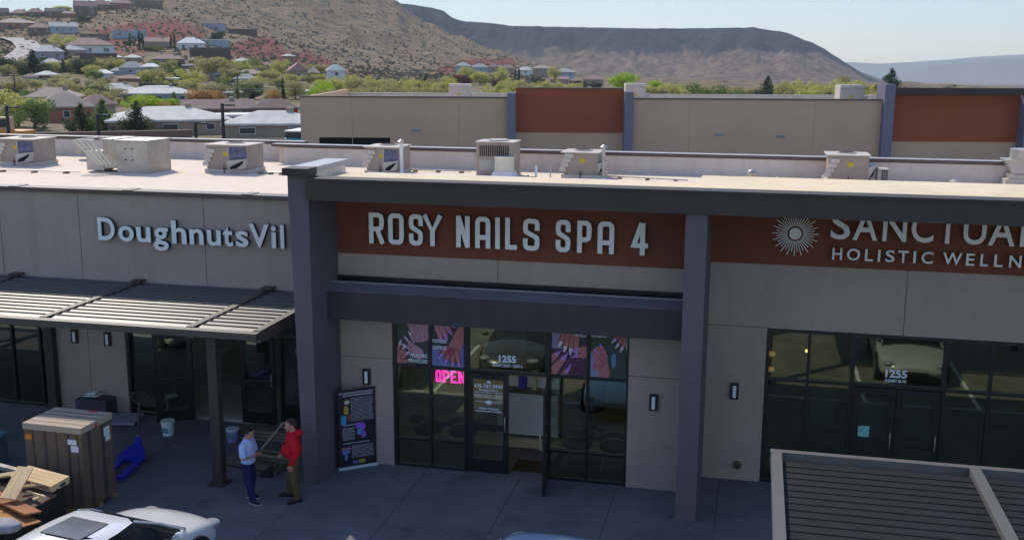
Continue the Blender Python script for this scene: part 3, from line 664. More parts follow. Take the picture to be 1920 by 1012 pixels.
def hand(m, mn, x, z, ang, L=.42, fan=.28, n=4, r=.055, nail=.09, palm=True, dark=None):
    out = []
    if palm: out.append(('c', m, x-.25*math.cos(ang), z-.25*math.sin(ang), x, z, .17, .14))
    for k in range(n):
        a = ang+fan*(k-(n-1)/2); px = x+.10*math.cos(ang+math.pi/2)*(k-(n-1)/2); pz = z+.10*math.sin(ang+math.pi/2)*(k-(n-1)/2)
        ll = L*(1-.12*abs(k-(n-1)/2)); ex, ez = px+ll*math.cos(a), pz+ll*math.sin(a)
        if dark: out.append(('c', dark, px, pz, ex, ez, r*1.25, r*1.1))
        out.append(('c', m, px, pz, ex, ez, r, r*.75)); out.append(('c', mn, ex, ez, ex+nail*math.cos(a), ez+nail*math.sin(a), r*.7, r*.3))
    return out
GP = 'printed posters in the salon window'
poster('window_poster', 'salon poster reading PEDICURE MANICURE with a foot and hands', .03, .725, 2.235, 3.22, .07, pcol('olive_grey', (.06, .075, .065)),
       [('p', SKIN2, [(.25, 1), (.42, .72), (.42, .6), (.62, .48), (.85, .5), (1, .56), (1, 1)]), ('c', pcol('toe_line', (.26, .09, .20)), .66, .80, .66, .68, .012, .012), ('c', MATS['print_toe_line'], .60, .64, .58, .58, .012, .012), ('c', MATS['print_toe_line'], .72, .62, .74, .56, .012, .012), ('c', MATS['print_toe_line'], .86, .64, .88, .58, .012, .012)]
       + hand(SKIN2, NAILW, .46, .36, R(150), L=.22, r=.045, dark=DKP) + hand(SKIN1, NAILW, .13, .16, R(40), L=.2, r=.05, dark=DKP),
       [('PEDICURE', .42, .96, .155, .235, VIN), ('MANICURE', .40, .96, .04, .12, VIN)], GP)
poster('window_poster', 'salon poster reading POWDER DIPPING with lilac nailed hands', .79, 1.48, 2.235, 3.22, .07, pcol('periwinkle', (.17, .19, .42)),
       [('p', pcol('dark_teal', (.045, .06, .06)), [(0, .42), (0, 1), (1, 1), (1, .5), (.5, .3)])] + hand(SKIN2, NAILP, .25, 1.0, R(-50), L=.42, r=.075, fan=.18, dark=RED_)
       + [('c', SKIN1, 1.0, .86, .68, .36, .16, .2)] + hand(SKIN1, NAILP, .62, .36, R(-105), L=.30, r=.07, dark=DKP, fan=.38, palm=False) + [('e', RED_, .58, .32, .15, .08)],
       [('POWDER', .04, .48, .50, .58, VIN), ('DIPPING', .04, .46, .36, .44, VIN)], GP)
poster('window_poster', 'salon poster reading NAILS with pointed purple nails', 3.30, 4.02, 2.235, 3.22, .07, pcol('dark_wine', (.10, .04, .07)),
       [('p', pcol('grey_lilac', (.26, .24, .34)), [(0, .55), (0, 1), (.5, 1), (.4, .55)]), ('p', MATS['print_dark_teal'], [(.66, .62), (.66, 1), (1, 1), (1, .7)])] + hand(SKIN1, NAILW, .55, .86, R(-105), L=.34, r=.08, fan=.2, dark=DKP)
       + [('c', SKIN1, 1.0, .56, .75, .54, .1, .07), ('c', SKIN1, 1.05, .44, .72, .42, .08, .06), ('c', NAILP, .72, .54, .56, .50, .055, .02), ('c', NAILP, .72, .42, .57, .38, .05, .02),
          ('c', SKIN1, 0, .02, .34, .34, .13, .075), ('c', SKIN1, -.05, .3, .15, .42, .12, .07), ('c', NAILP, .34, .34, .46, .46, .06, .015), ('c', NAILP, .15, .42, .25, .50, .05, .015), ('c', SKIN1, .3, -.05, .45, .1, .08, .06), ('c', NAILP, .45, .08, .56, .24, .05, .012)],
       [('NAILS', .64, .97, .82, .92, VIN)], GP)
poster('window_poster', 'salon poster reading BUILDER with two hands on dark green', 4.09, 4.80, 2.235, 3.22, .07, pcol('bottle_green', (.045, .075, .06)),
       [('e', pcol('soft_blue', (.14, .22, .38)), .66, .36, .07, .16), ('p', pcol('cool_lilac', (.28, .27, .42)), [(0, 0), (0, .5), (.12, .56), (.5, .3), (.45, 0)])] + hand(SKIN1, NAILW, .92, .95, R(-135), L=.30, r=.06, fan=.14, dark=DKP)
       + [('c', SKIN1, .25, .5, .40, .08, .2, .16)] + hand(SKIN1, NAILP, .36, .32, R(150), L=.26, r=.05, fan=.3, palm=False, dark=RED_), [('BUILDER', .03, .46, .84, .93, VIN)], GP)
pm = mat('white_paper', (.62, .64, .66), .7, .2, var=.03)
o = box('paper_notice', (7.60, 7.86, 1.0, 1.006, .66, .78), mat('blue_paper', (.40, .42, .80), .6, .3), None); tag(o, 'small pale blue notice low in the left pane of the wellness shop', 'notice')
o = box('paper_notice', (9.36, 9.57, .965, .969, 1.12, 1.34), mat('aqua_paper', (.20, .48, .46), .6, .3), None); tag(o, 'small aqua square notice on the wellness shop door', 'notice')
for k, (a, b, z0, z1, lab) in enumerate(((8.42, 8.92, 1.2, 2.05, 'dim grey sheet leaning inside the pane left of the wellness shop door'), (9.36, 9.88, 1.14, 1.9, 'dim grey sheet behind the left wellness shop door leaf'), (10.18, 10.72, 1.06, 1.95, 'dim grey sheet behind the right wellness shop door leaf'))):
    o = box('paper_sheet', (a, b, 1.12, 1.13, z0, z1), mat('grey_board', (.25, .28, .31), .8, .2), None); tag(o, lab, 'paper sheet')
poster('window_poster', 'pale floral sheet in the doughnut shop pane beside the charcoal pilaster', -3.30, -2.50, .55, 2.10, 1.74, mat('pale_sheet', (.42, .40, .40), .7, .2),
       [('e', pcol('grey_flower', (.16, .14, .17)), .3+.5*((k*37) % 10)/10, .1+.8*((k*53) % 11)/11, .07, .05) for k in range(9)], [])
# ------------------------------------------------------------------ salon interior
dk = thing('reception_desk', 'white reception desk inside the salon, facing the open door', 'desk', (2.5, 2.3, 0))
MB().box(-.85, .55, 0, .08, .06, 1.05).box(-.85, -.78, .08, .6, .06, 1.05).box(.48, .55, .08, .6, .06, 1.05).build('front_panel', mat('desk_white', (.74, .77, .84), .5, .4, var=.03), dk)
MB().box(-.9, .6, -.05, .7, 1.05, 1.09).build('counter_top', mat('desk_top_dark', (.12, .10, .09), .4, .4), dk); MB().box(-.82, .5, .35, .6, 1.09, 1.32).build('back_ledge', MATS['desk_white'], dk)
o = box('gift_bag', (2.10, 2.28, 2.45, 2.55, 1.1, 1.38), mat('blue_bag', (.08, .06, .5), .5, .4)); tag(o, 'blue bag standing on the salon reception desk', 'bag')
o = box('card_rack', (2.42, 2.52, 2.42, 2.48, 1.1, 1.55), mat('card_beige', (.5, .48, .36), .6, .3)); tag(o, 'pale upright card holder on the salon reception desk', 'card holder')
mt = MB().box(2.42, 3.18, .28, .95, -.012, .004).build('floor_mat', mat('brown_mat', (.075, .055, .035), .95, .1, var=.3, scale=12)); tag(mt, 'brown doormat just inside the open salon door', 'mat')
fx = mat('dark_shelf', (.10, .075, .055), .8, .2, var=.3)
sh = thing('wall_shelf', 'dark shelf unit of polish bottles behind the reception desk', 'shelf', (2.6, 4.6, 0))
MB().box(-.8, 1.2, 0, .06, .0, 2.6).build('back_panel', fx, sh)
for k in range(5): MB().box(-.8, 1.2, -.2, 0, .5+.42*k, .53+.42*k).build('shelf_board', fx, sh)
def chair(x, y, rz, label):
    t = thing('salon_chair', label, 'chair', (x, y, 0), rz, 'dark chairs inside the salon windows'); cm = mat('chair_black', (.03, .03, .034), .5, .4)
    MB().ell((0, 0, .46), (.34, .32, .10)).build('seat', cm, t)
    MB().tube([(.3, -.15, .55), (.36, .1, .66), (.24, .30, .78), (0, .36, .84), (-.24, .30, .78), (-.36, .1, .66), (-.3, -.15, .55)], .055, 8).build('backrest', cm, t)
    for sx in (-1, 1):
        for sy in (-1, 1): MB().tube([(sx*.16, sy*.16, .42), (sx*.27, sy*.27, 0)], .015, 6).build('leg', mat('chair_leg', (.30, .28, .24), .4, .5), t)
chair(3.72, .95, R(180), 'dark round salon chair behind the first pane right of the open door'); chair(4.5, 1.0, R(185), 'dark round salon chair behind the rightmost salon pane')
chair(.36, 1.1, R(170), 'dark round salon chair behind the leftmost salon pane'); chair(1.15, 1.15, R(190), 'dark round salon chair behind the pane under the OPEN sign')
t = thing('swivel_stool', 'black swivel stool deeper inside the salon, right of the open door', 'stool', (3.7, 3.0, 0))
MB().ell((0, 0, .55), (.26, .26, .07)).build('seat', MATS['chair_black'], t); MB().cyl(0, 0, .1, .5, .03, 8).build('post', MATS['chair_black'], t)
b_ = MB()
for k in range(5): b_.tube([(0, 0, .12), (.28*math.cos(k*1.257), .28*math.sin(k*1.257), .05)], .02, 6)
b_.build('star_base', MATS['chair_black'], t); MB().box(-.22, .22, .2, .26, .65, 1.05).build('backrest', MATS['chair_black'], t)
pt = thing('pendant_light_row', 'row of small glittering ceiling lights inside the salon above the door', 'ceiling light', (2.6, 1.5, 0))
MB().box(-.7, 1.0, -.03, .03, 3.40, 3.43).build('rail', FRAME, pt)
for k in range(6):
    b_ = MB(); b_.ell((-.6+.3*k, 0, 3.30), (.035, .035, .03)); random.seed(k)
    for q in range(6): b_.ell((-.6+.3*k+random.uniform(-.1, .1), random.uniform(-.06, .06), 3.30-random.uniform(.0, .07)), (.01, .01, .01), seg=5, rings=3)
    b_.build('bulb', mat('bulb_glow', (.9, .8, .5), .4, .3, emit=(1, .86, .5), es=14), pt)
for k, (x, z, yy) in enumerate(((8.36, 2.42, 2.4), (9.32, 2.40, 2.4), (7.62, 2.5, 1.7), (7.62, 2.17, 1.7))):
    t = thing('pendant_lamp', ['small warm bulb behind the second wellness shop pane', 'small warm bulb just left of the 1255 decal of the wellness shop', 'upper amber shade behind the leftmost wellness shop pane', 'lower amber shade behind the leftmost wellness shop pane'][k], 'lamp', (x, yy, z), 0, 'warm pendant lamps inside the wellness shop')
    MB().tube([(0, 0, .05), (0, 0, 3.44-z)], .006, 5).build('cord', FRAME, t)
    MB().ell((0, 0, 0), (.03, .03, .035) if k < 2 else (.09, .09, .05)).build('bulb', mat('amber_glow%d' % (k//2), (.8, .5, .2), .4, .3, emit=(1, .55, .2), es=5 if k < 2 else .35), t)

# ------------------------------------------------------------------ louvered canopies
CF = mat('canopy_frame', (.028, .024, .022), .44, 1.0, var=.06, scale=2)
cn = thing('louvered_canopy', 'dark metal canopy with lit louvers along the doughnut shop wall', 'canopy', (0, 0, 0))
MB().box(-20, -2.02, -2.16, -1.97, 3.15, 3.285).build('front_beam', CF, cn)
MB().box(-20, -1.60, 1.50, 1.62, 3.05, 3.27).build('ledger', BRONZE, cn)
for x in (-16.6, -13.35, -10.05, -6.8, -3.52, -2.10):
    MB().box(x-.075, x+.075, -1.966, 1.497, 3.06, 3.30).box(x-.13, x+.13, 1.35, 1.64, 3.322, 3.36).build('rib', CF, cn)
def louvers(parent, x0, x1, y0, y1, zc, sp, wd, tilt, m, name='louver', th=.010):
    n = int((y1-y0)/sp)
    if th < .012: tilt, wd, th = R(7.5), .308, .006
    for k in range(n):
        y = y0 + sp*(k+.5)
        M = Matrix.Translation((0, y, zc)) @ Matrix.Rotation(tilt, 4, 'X')
        q = MB().box(x0, x1, -wd/2, wd/2, -th, th, 0, M)
        if th < .007: q.box(x0, x1, wd/2-.007, wd/2-.0005, th+.0002, th+.024, 0, M)
        q.build(name, m, parent)
LB = mat('louver_paint_left', (.085, .080, .078), .34, 1.0, var=.04)
louvers(cn, -10.0, -6.88, -1.95, 1.48, 3.245, .27, .243, R(5), LB); louvers(cn, -6.72, -3.6, -1.95, 1.48, 3.245, .27, .243, R(5), LB)
louvers(cn, -3.44, -2.18, -1.95, 1.48, 3.245, .27, .243, R(5), LB)
louvers(cn, -13.28, -10.13, -1.95, 1.48, 3.245, .27, .243, R(5), LB)
for x in (-3.15, -9.6, -16.2):
    MB().box(x-.10, x+.10, -1.86, -1.66, .012, 3.05).box(x-.19, x+.19, -1.95, -1.57, .001, .014).build('post', DARK, cn)
pg = thing('louvered_pergola', 'freestanding louvered pergola with a pale frame in the near right corner', 'pergola', (0, 0, 0))
PF = mat('pergola_frame', (.105, .10, .098), .55, .4, var=.06, scale=3)
X0, X1, Y0, Y1 = 7.52, 15.2, -11.6, -6.20
MB().box(X0-.02, X1, Y1-.02, Y1+.09, 3.14, 3.30).build('frame_beam', PF, pg); MB().box(X0-.02, X1, Y0-.12, Y0, 3.05, 3.30).build('frame_beam', PF, pg)
LR = mat('louver_paint_dark', (.015, .0155, .019), .65, .15, var=.12)
for k, x in enumerate((7.58, 10.08, 12.6, 15.1)):
    MB().box(x-.07, x+.07, Y0+.002, Y1-.022, 3.15, 3.302).build('frame_beam', PF, pg)
    if k < 3: louvers(pg, x+.085, x+2.43, Y0+.05, Y1-.14, 3.215, .20, .184, R(-2), LR, th=.013)
for x in (7.7, 15.0):
    for y in (-6.35, -11.5): MB().box(x-.09, x+.09, y-.09, y+.09, -.13, 3.05).build('post', DARK, pg)
# ------------------------------------------------------------------ rooftop equipment
RZ = 5.05
def package_unit(u0, u1, vb, label, H=.78, D=1.15, hood='right', y=None, z=RZ, far=False, sc=1.0, stick=True):
    a = at(u0, vb, 2, z); b = at(u1, vb, 2, z)
    if y is not None: a = at(u0, vb, 1, y); b = at(u1, vb, 1, y)
    Wd = abs(b.x-a.x); t = thing('rooftop_unit', label, 'rooftop unit', ((a.x+b.x)/2, (a.y+b.y)/2, a.z if y is not None else z), 0, 'boxy rooftop air conditioning units')
    w = Wd/2; hw = (w*.06 if stick == 2 else w*.30)
    MB().box(-w, w-hw*.3, 0, D, 0, .12).build('curb', HVACL, t)
    MB().box(-w+.06, w-hw, .03, D-.03, .121, H).build('cabinet', HVAC, t, bev=.012)
    mb = MB().box(-w-.02, w-hw+.04, -.03, D+.03, H+.001, H+.03); mb.cyl((-w+w-hw)/2, D*.6, H+.03, H+.06, min(.28, D*.25), 16); mb.build('top_panel', HVACL, t)
    MB().cyl((-w+w-hw)/2, D*.6, H+.062, H+.066, .22, 14).build('fan_opening', BLACK, t)
    s = MB()
    for k in range(4): s.box(-w-.05+.05*k, -w+.14+.05*k+.02*k, -.012-.002*k, .028, H-.10-.13*k if False else .30+.13*k-.09, .30+.13*k+.03)
    s.build('coil_guard', HVACL, t)
    if stick == 2:
        x = w*.02 if False else w*.12; MB().box(x, w-hw-.02, .012, .028, H*.50, H*.94).build('intake_recess', mat('sky_reflection_blue', (.085, .095, .17), .3, .5, var=.6, scale=5), t)  # blue sky reflection painted into the recess colour
        MB().prism([(x, H*.47), (w-hw+.02, H*.55), (w-hw-.02, H*.2), (x+.06, H*.14)], -.16, .011).build('intake_hood', HVACL, t)
        MB().prism([(x+.10, H*.24), (x+.3*w, H*.32), (w-hw-.02, H*.50), (w-hw-.06, H*.38), (x+.45*w, H*.20), (x+.12, H*.17)], -.168, -.161).build('hood_opening', BLACK, t)
        MB().box(x-.03, x, .008, .028, .14, H*.96).build('corner_post', HVACL, t)
    elif hood:
        x = w-hw; hd = MB(); hd.prism([(x+.003, H*.25), (x+.003, H*.62), (x+hw*1.15, H*.70), (x+hw*.45, H*.25)], .04, D*.7); hd.build('intake_hood', HVACL, t)
        MB().prism([(x+hw*.95, H*.63), (x+hw*1.08, H*.66), (x+hw*.52, H*.30), (x+.1*hw, H*.26)], .025, .038).build('hood_opening', BLACK, t)
    if stick: MB().box(-w*.15, -w*.15+.16, .022, .028, H*.62, H*.62+.13).build('sticker', YEL, t)
    MB().tube([(-.1*w, -.02, .0), (-.1*w, -.02, .25)], .012, 6).tube([(.0*w, -.02, .14), (-.15*w, -.02, .14)], .012, 6).build('gas_pipe', FRAME, t)
    return t
package_unit(-12, 74, 311, 'rooftop air unit at the far left edge of the white roof', H=.82, stick=2)
package_unit(378, 472, 325, 'rooftop air unit with a yellow sticker and painted blue sky reflection, left of the charcoal fin', H=.82, stick=2)
package_unit(680, 752, 328, 'rooftop air unit with a yellow sticker between the charcoal fin and the tall vent pipe', H=.80, stick=2)
package_unit(1050, 1134, 336, 'rooftop air unit with a yellow sticker beside the capped flue above the salon', H=.74)
package_unit(1548, 1640, 347, 'rooftop air unit with a yellow sticker beside the slim grilled condenser', H=.80)
for k, (ua, ub, va, vb_) in enumerate(((-20, 150, 318, 322), (480, 536, 322, 324), (760, 884, 318, 321), (1140, 1290, 330, 338), (1665, 1780, 343, 346))):
    p, q = at(ua, va, 2, RZ+.06), at(ub, vb_, 2, RZ+.06); t = thing('conduit', ['thin conduit on wood blocks in front of the leftmost roof units', 'short conduit between the third roof unit and the charcoal fin', 'thin conduit from the tall vent pipe to the grilled condenser', 'thin conduit right of the unit above the salon', 'thin conduit right of the slim condenser'][k], 'conduit', tuple(p)); d = Vector(q)-Vector(p)
    MB().tube([(0, 0, 0), tuple(d)], .018, 6).build('pipe', GALV, t)
    for j in range(3): c = d*(.15+.35*j); MB().box(c.x-.05, c.x+.05, c.y-.1, c.y+.1, -.058, -.018).build('support_block', mat('wood_block', (.25, .18, .11), .9, .1), t)
# big galvanised make-up air unit
a = at(155, 322, 2, RZ); b = at(302, 322, 2, RZ); W_ = b.x-a.x
t = thing('rooftop_unit', 'large galvanized make-up air unit with a slanted screen hood on the left roof', 'rooftop unit', (a.x, a.y, RZ))
MB().box(W_*.52, W_*.98, 0, 1.3, .0, .95).build('cabinet', GALV, t, bev=.01); MB().box(W_*.30, W_*.517, .1, 1.2, .12, 1.0).build('side_cabinet', GALV, t, bev=.01); MB().box(W_*.5, W_, -.03, 1.33, .951, .975).build('top_panel', GALV, t)
MB().prism([(.02, .95), (.10, 1.0), (W_*.53, .28), (W_*.47, .22)], .85, .9).build('hood_side', HVACL, t)
M_ = MB()
for k in range(4):
    dx_ = k*W_*.085; M_.prism([(-.03+dx_, .97), (.01+dx_, .99), (W_*.36+dx_*.8, .28), (W_*.34+dx_*.8, .25)], -.35-.01*k, -.32)
for k in range(4):
    q = k/3; M_.prism([(-.03+q*W_*.36, .97-q*.7), (W_*.27+q*W_*.34, .97-q*.7), (W_*.27+q*W_*.34, .99-q*.68), (-.03+q*W_*.36, .99-q*.68)], -.316, -.30)
M_.box(-.03, .02, -.30, .84, .95, .985)
M_.build('hood_screen', mat('screen_cream', (.62, .58, .48), .6, .3), t); MB().box(.1, W_*.299, .08, .8, .05, .62).build('intake_box', HVACL, t)
MB().box(W_*.64, W_*.68, -.006, -.001, .70, .73).box(W_*.74, W_*.78, -.006, -.001, .70, .73).box(W_*.64, W_*.68, -.006, -.001, .38, .41).box(W_*.74, W_*.78, -.006, -.001, .38, .41).build('latch', BLACK, t)
t = thing('drain_stand', 'small white pipe stand in front of the galvanized roof unit', 'pipe stand', tuple(at(203, 320, 2, RZ)))
MB().cyl(0, 0, .0, .60, .035, 10).build('pipe', WHITEP, t); MB().box(-.5, .15, -.03, .03, .02, .05).box(-.03, .03, -.25, .2, .0, .03).build('foot', GALV, t)
# stacked duct behind it
t = thing('roof_vent', 'round pale vent behind the galvanized roof unit', 'roof vent', tuple(at(172, 262, 1, 12.0)-Vector((0, .4, .45))))
MB().cyl(0, 0, 0, .42, .27, 20).cyl(0, 0, .421, .47, .31, 20).build('drum', HVACL, t)
def pipe_vent(u, vb, vt, r, label, cap=True, m=WHITEP):
    p = at(u, vb, 2, RZ); q = at(u, vt, 1, p.y); h = q.z-RZ
    t = thing('vent_pipe', label, 'vent pipe', tuple(p)); MB().cyl(0, 0, 0, h-.05, r, 12).build('pipe', m, t)
    if cap: MB().cyl(0, 0, h-.07, h, r*2.1, 14, r1=.02).cyl(0, 0, h-.13, h-.08, r*1.3, 12).build('cap', GALV, t)
    MB().cyl(0, 0, 0, .05, r*2, 12, r1=r*1.1).build('flashing', WHITEP, t); return t
pipe_vent(753, 329, 261, .055, 'tallest white vent pipe with a cap, right of a rooftop air unit')
pipe_vent(1131, 337, 271, .05, 'galvanized capped flue beside the unit above the salon', m=GALV)
pipe_vent(884, 316, 281, .045, 'short capped pipe just left of the tall grilled condenser'); pipe_vent(897, 318, 284, .05, 'short plain white pipe behind the tall grilled condenser', cap=False)
pipe_vent(1005, 336, 308, .035, 'short thin tapered pipe right of the round exhaust fan', cap=False); pipe_vent(1032, 337, 312, .02, 'thin galvanized riser left of the unit above the salon', cap=False, m=GALV)
pipe_vent(1056, 300, 281, .04, 'small white vent poking up behind the unit above the salon'); pipe_vent(1457, 342, 328, .03, 'stubby white pipe on the roof left of the unit with the slim condenser', cap=False)
pipe_vent(1542, 345, 325, .03, 'stubby white pipe against the unit with the slim condenser', cap=False)
t = thing('turbine_vent', 'small shiny dome vent near the rear parapet above the right pilaster', 'roof vent', tuple(at(1409, 341, 2, RZ)))
MB().cyl(0, 0, 0, .15, .09, 12).build('neck', WHITEP, t); MB().ell((0, 0, .24), (.14, .14, .12)).build('dome', GALV, t)
t = thing('turbine_vent', 'low flat mushroom vent on the right part of the roof', 'roof vent', tuple(at(1791, 349, 2, RZ)+Vector((0, 0, .0))))
MB().cyl(0, 0, 0, .13, .05, 10).build('neck', WHITEP, t); MB().cyl(0, 0, .131, .19, .18, 14, r1=.05).build('dome', GALV, t)
# condenser with grille
a = at(893, 331, 2, RZ); b = at(967, 331, 2, RZ); W_ = b.x-a.x
t = thing('condenser_unit', 'tall grilled condenser above the salon roof', 'condenser', (a.x, a.y, RZ))
MB().box(0, W_, 0, .9, .06, 1.0).build('cabinet', HVAC, t, bev=.01); MB().box(-.03, W_+.03, -.03, .93, 1.001, 1.03).cyl(W_/2, .45, 1.03, 1.07, .3, 16).build('top_panel', HVACL, t)
g_ = MB()
for k in range(14): g_.box(.1+k*(W_-.22)/14, .1+k*(W_-.22)/14+.035, -.006, -.001, .60, .92)
g_.build('grille', BLACK, t); MB().box(-.02, W_+.02, -.02, .92, 0, .058).build('curb', HVACL, t); MB().box(.08, W_*.55, -.006, -.001, .2, .5).build('access_panel', mat('hvac_panel_b', (.40, .37, .35), .6, .3), t)
t = thing('exhaust_fan', 'round white exhaust fan on a flared base before the grilled condenser', 'exhaust fan', tuple(at(948, 333, 2, RZ)+Vector((0, -.15, 0))))
MB().prism([(-.36, 0), (.36, 0), (.27, .2), (-.27, .2)], -.3, .3).build('base', mat('fan_base_white', (.66, .68, .74), .5, .4), t); MB().cyl(0, 0, .21, .58, .28, 24).cyl(0, 0, .581, .62, .30, 24).cyl(0, 0, .20, .24, .31, 24).build('drum', mat('fan_cream', (.70, .64, .52), .5, .4), t)
t = thing('slim_condenser', 'slim white condenser with a black grid, right of a rooftop air unit', 'condenser', tuple(at(1645, 346, 2, RZ)+Vector((.12, 0, 0))))
MB().box(-.14, .16, 0, .5, .02, .44).build('cabinet', HVACL, t, bev=.008); g_ = MB()
for i in range(3):
    for k in range(8): g_.box(-.03+i*.06, .02+i*.06, -.005, -.001, .05+k*.046, .08+k*.046)
g_.build('grid', BLACK, t)
t = thing('exhaust_fan', 'stacked galvanized exhaust fan on a curb at the right edge of the roof', 'exhaust fan', tuple(at(1922, 352, 2, RZ)))
MB().box(-.52, .5, 0, .9, 0, .22).build('curb', HVACL, t); MB().box(-.42, .45, .05, .85, .221, .34).build('base', GALV, t); MB().prism([(-.5, .70), (.5, .70), (.4, .35), (-.3, .35)], .1, .85).build('hood', HVACL, t); MB().box(-.53, .5, .06, .88, .701, .74).build('rim', GALV, t); MB().cyl(.05, .45, .741, 1.02, .42, 24).build('drum', GALV, t)
t = thing('gas_valve', 'low black and white valve cluster on the salon roof', 'valve', tuple(at(1003, 337, 2, RZ)+Vector((-.12, 0, 0))))
MB().box(-.12, .12, -.02, .02, .03, .06).build('pipe', WHITEP, t); MB().box(-.1, -.06, -.03, .03, 0, .12).box(.0, .05, -.03, .03, 0, .09).box(.07, .11, -.03, .03, .0, .09).build('valve_body', BLACK, t)
# ------------------------------------------------------------------ far retail building
A = at(562, 181, 2, 6.04); B = at(1652, 187, 2, 6.04); dirv = Vector((B.x-A.x, B.y-A.y, 0)).normalized(); ang = math.atan2(dirv.y, dirv.x)
FB = thing('retail_building', 'second tan retail building with rust panels and blue grey pilasters behind the front roof', 'shop building', (A.x, A.y, 0), ang)
def lx(u, v=220):      # local x on the far facade of a pixel column
    d = ray(u, v); n_ = Vector((-dirv.y, dirv.x, 0)); tt = (Vector((A.x, A.y, 0))-Vector((CAM.x, CAM.y, 0))).dot(n_)/Vector((d.x, d.y, 0)).dot(n_)
    return (Vector((CAM.x, CAM.y, 0))+Vector((d.x, d.y, 0))*tt-Vector((A.x, A.y, 0))).dot(dirv)
def lz(u, v):
    x = lx(u, v); p = Vector((A.x, A.y, 0))+dirv*x; r = math.hypot(p.x-CAM.x, p.y-CAM.y); return at_r(u, v, r).z
FT = mat('far_tan_stucco', (.53, .36, .255), .92, .1, var=.06, scale=.35, bump=.2, bscale=30)
FR_ = mat('far_rust', (.31, .083, .040), .75, .2, var=.08, scale=.5); FP = mat('far_pilaster', (.19, .175, .23), .85, .15, var=.06)
x1, x2, x3, x4, x5, x6 = lx(951), lx(967), lx(1170), lx(1186), lx(1652), lx(1671); x7 = lx(1916); XE = lx(2150)
zt, zp, zq = 6.0, lz(1060, 167), lz(1300, 187)
f_ = MB(); dz0, dz1, dxa, dxb = 0, lz(660, 258), lx(597), lx(731)
f_.box(0, dxa, 0, .3, -1, zt).box(dxb, x1, 0, .3, -1, zt).box(dxa, dxb, 0, .3, dz1, zt); f_.build('wall', FT, FB)
MB().box(x2, x3, .6, .9, -1, lz(1060, 250)).build('wall', FT, FB); MB().box(x2, x3, .55, .9, lz(1060, 250)+.002, zp).build('sign_panel', FR_, FB)
MB().box(x4, x5, 0, .3, -1, zq).build('wall', FT, FB); MB().box(x6, XE, .5, .8, -1, lz(1800, 267)).build('wall', FT, FB); MB().box(x6, x7, .45, .8, lz(1800, 267)+.002, lz(1800, 178)).build('sign_panel', FR_, FB); MB().box(x7+.5, XE, .45, .8, lz(1800, 267)+.002, lz(1800, 178)).build('sign_panel', FR_, FB)
for a, b, zz in ((x1, x2, lz(958, 174)), (x3, x4, lz(1178, 172)), (x5, x6, lz(1662, 158)), (x7, x7+.5, lz(1918, 165))): MB().box(a, b, -.45, 1.2, -1, zz).build('pilaster', FP, FB)
MB().box(x2, x3, .5, .95, zp, zp+.07).build('coping', COPING, FB); MB().box(-.05, x1, -.06, .4, zt, zt+.09).build('coping', COPING, FB); MB().box(x4, x5, -.06, .4, zq, zq+.09).build('coping', COPING, FB)
MB().box(x6, XE, -.4, .2, lz(1800, 178), lz(1800, 165)).build('beam', DARK, FB)
MB().box(dxa, dxb, .15, .25, -1, dz1).build('loading_opening', BLACK, FB)
MB().box(.2, XE, 1.0, 17, 5.2, 5.4).build('roof', ROOF, FB); MB().box(-.05, .25, .31, 17, -1, zt).box(XE-.3, XE, .9, 17, -1, zt).build('side_wall', FT, FB); MB().box(.3, XE-.3, 17, 17.3, 5.2, 5.66).build('rear_parapet', MEMB, FB); MB().box(.2, XE, 16.9, 17.4, 5.661, 5.74).build('rear_coping', MATS['coping_top_paint'], FB)
for u, v in ((780, 244), (1350, 253), (1465, 256)): x = lx(u); z = lz(u, v); MB().box(x-.28, x+.28, -.06, -.001, z-.07, z+.07).build('wall_light', mat('pale_fixture', (.25, .25, .28), .6, .3), FB)
for u, v in ((660, 200), (1293, 225), (1527, 220), (860, 220)):
    x = lx(u); MB().box(x-.02, x+.02, -.004, .01, -1, 5.9).build('control_joint', mat('far_joint', (.42, .29, .21), .9, .1), FB)
for (u0, u1, vt, vb, lab) in ((842, 884, 158, 186, 'pale unit on the far roof, left of the first rust panel'), (1173, 1214, 157, 187, 'pale unit on the far roof, just right of the first rust panel'), (1576, 1622, 160, 188, 'pale unit on the far roof, left of the tall right pilaster')):
    d = ray((u0+u1)/2, vb); r = 71; p = at_r((u0+u1)/2, vb, r); q = at_r((u0+u1)/2, vt, r); w_ = (u1-u0)/F_PX*r
    t = thing('far_rooftop_unit', lab, 'rooftop unit', (p.x, p.y, 5.42), ang, 'units on the far roof'); H = q.z-5.42
    MB().box(-w_/2, w_*.42, 0, 1.2, 0, H*.86).build('cabinet', HVACL, t, bev=.02); MB().box(-w_*.5, w_*.44, -.04, 1.24, H*.861, H).build('top_panel', mat('unit_top_pale', (.5, .45, .42), .6, .3), t)
    MB().prism([(w_*.42, H*.1), (w_*.42, H*.5), (w_*.62, H*.55)], .1, 1.1).build('intake_hood', HVACL, t); MB().box(-w_*.12, -w_*.12+.2, -.012, -.002, H*.45, H*.45+.16).build('sticker', YEL, t)
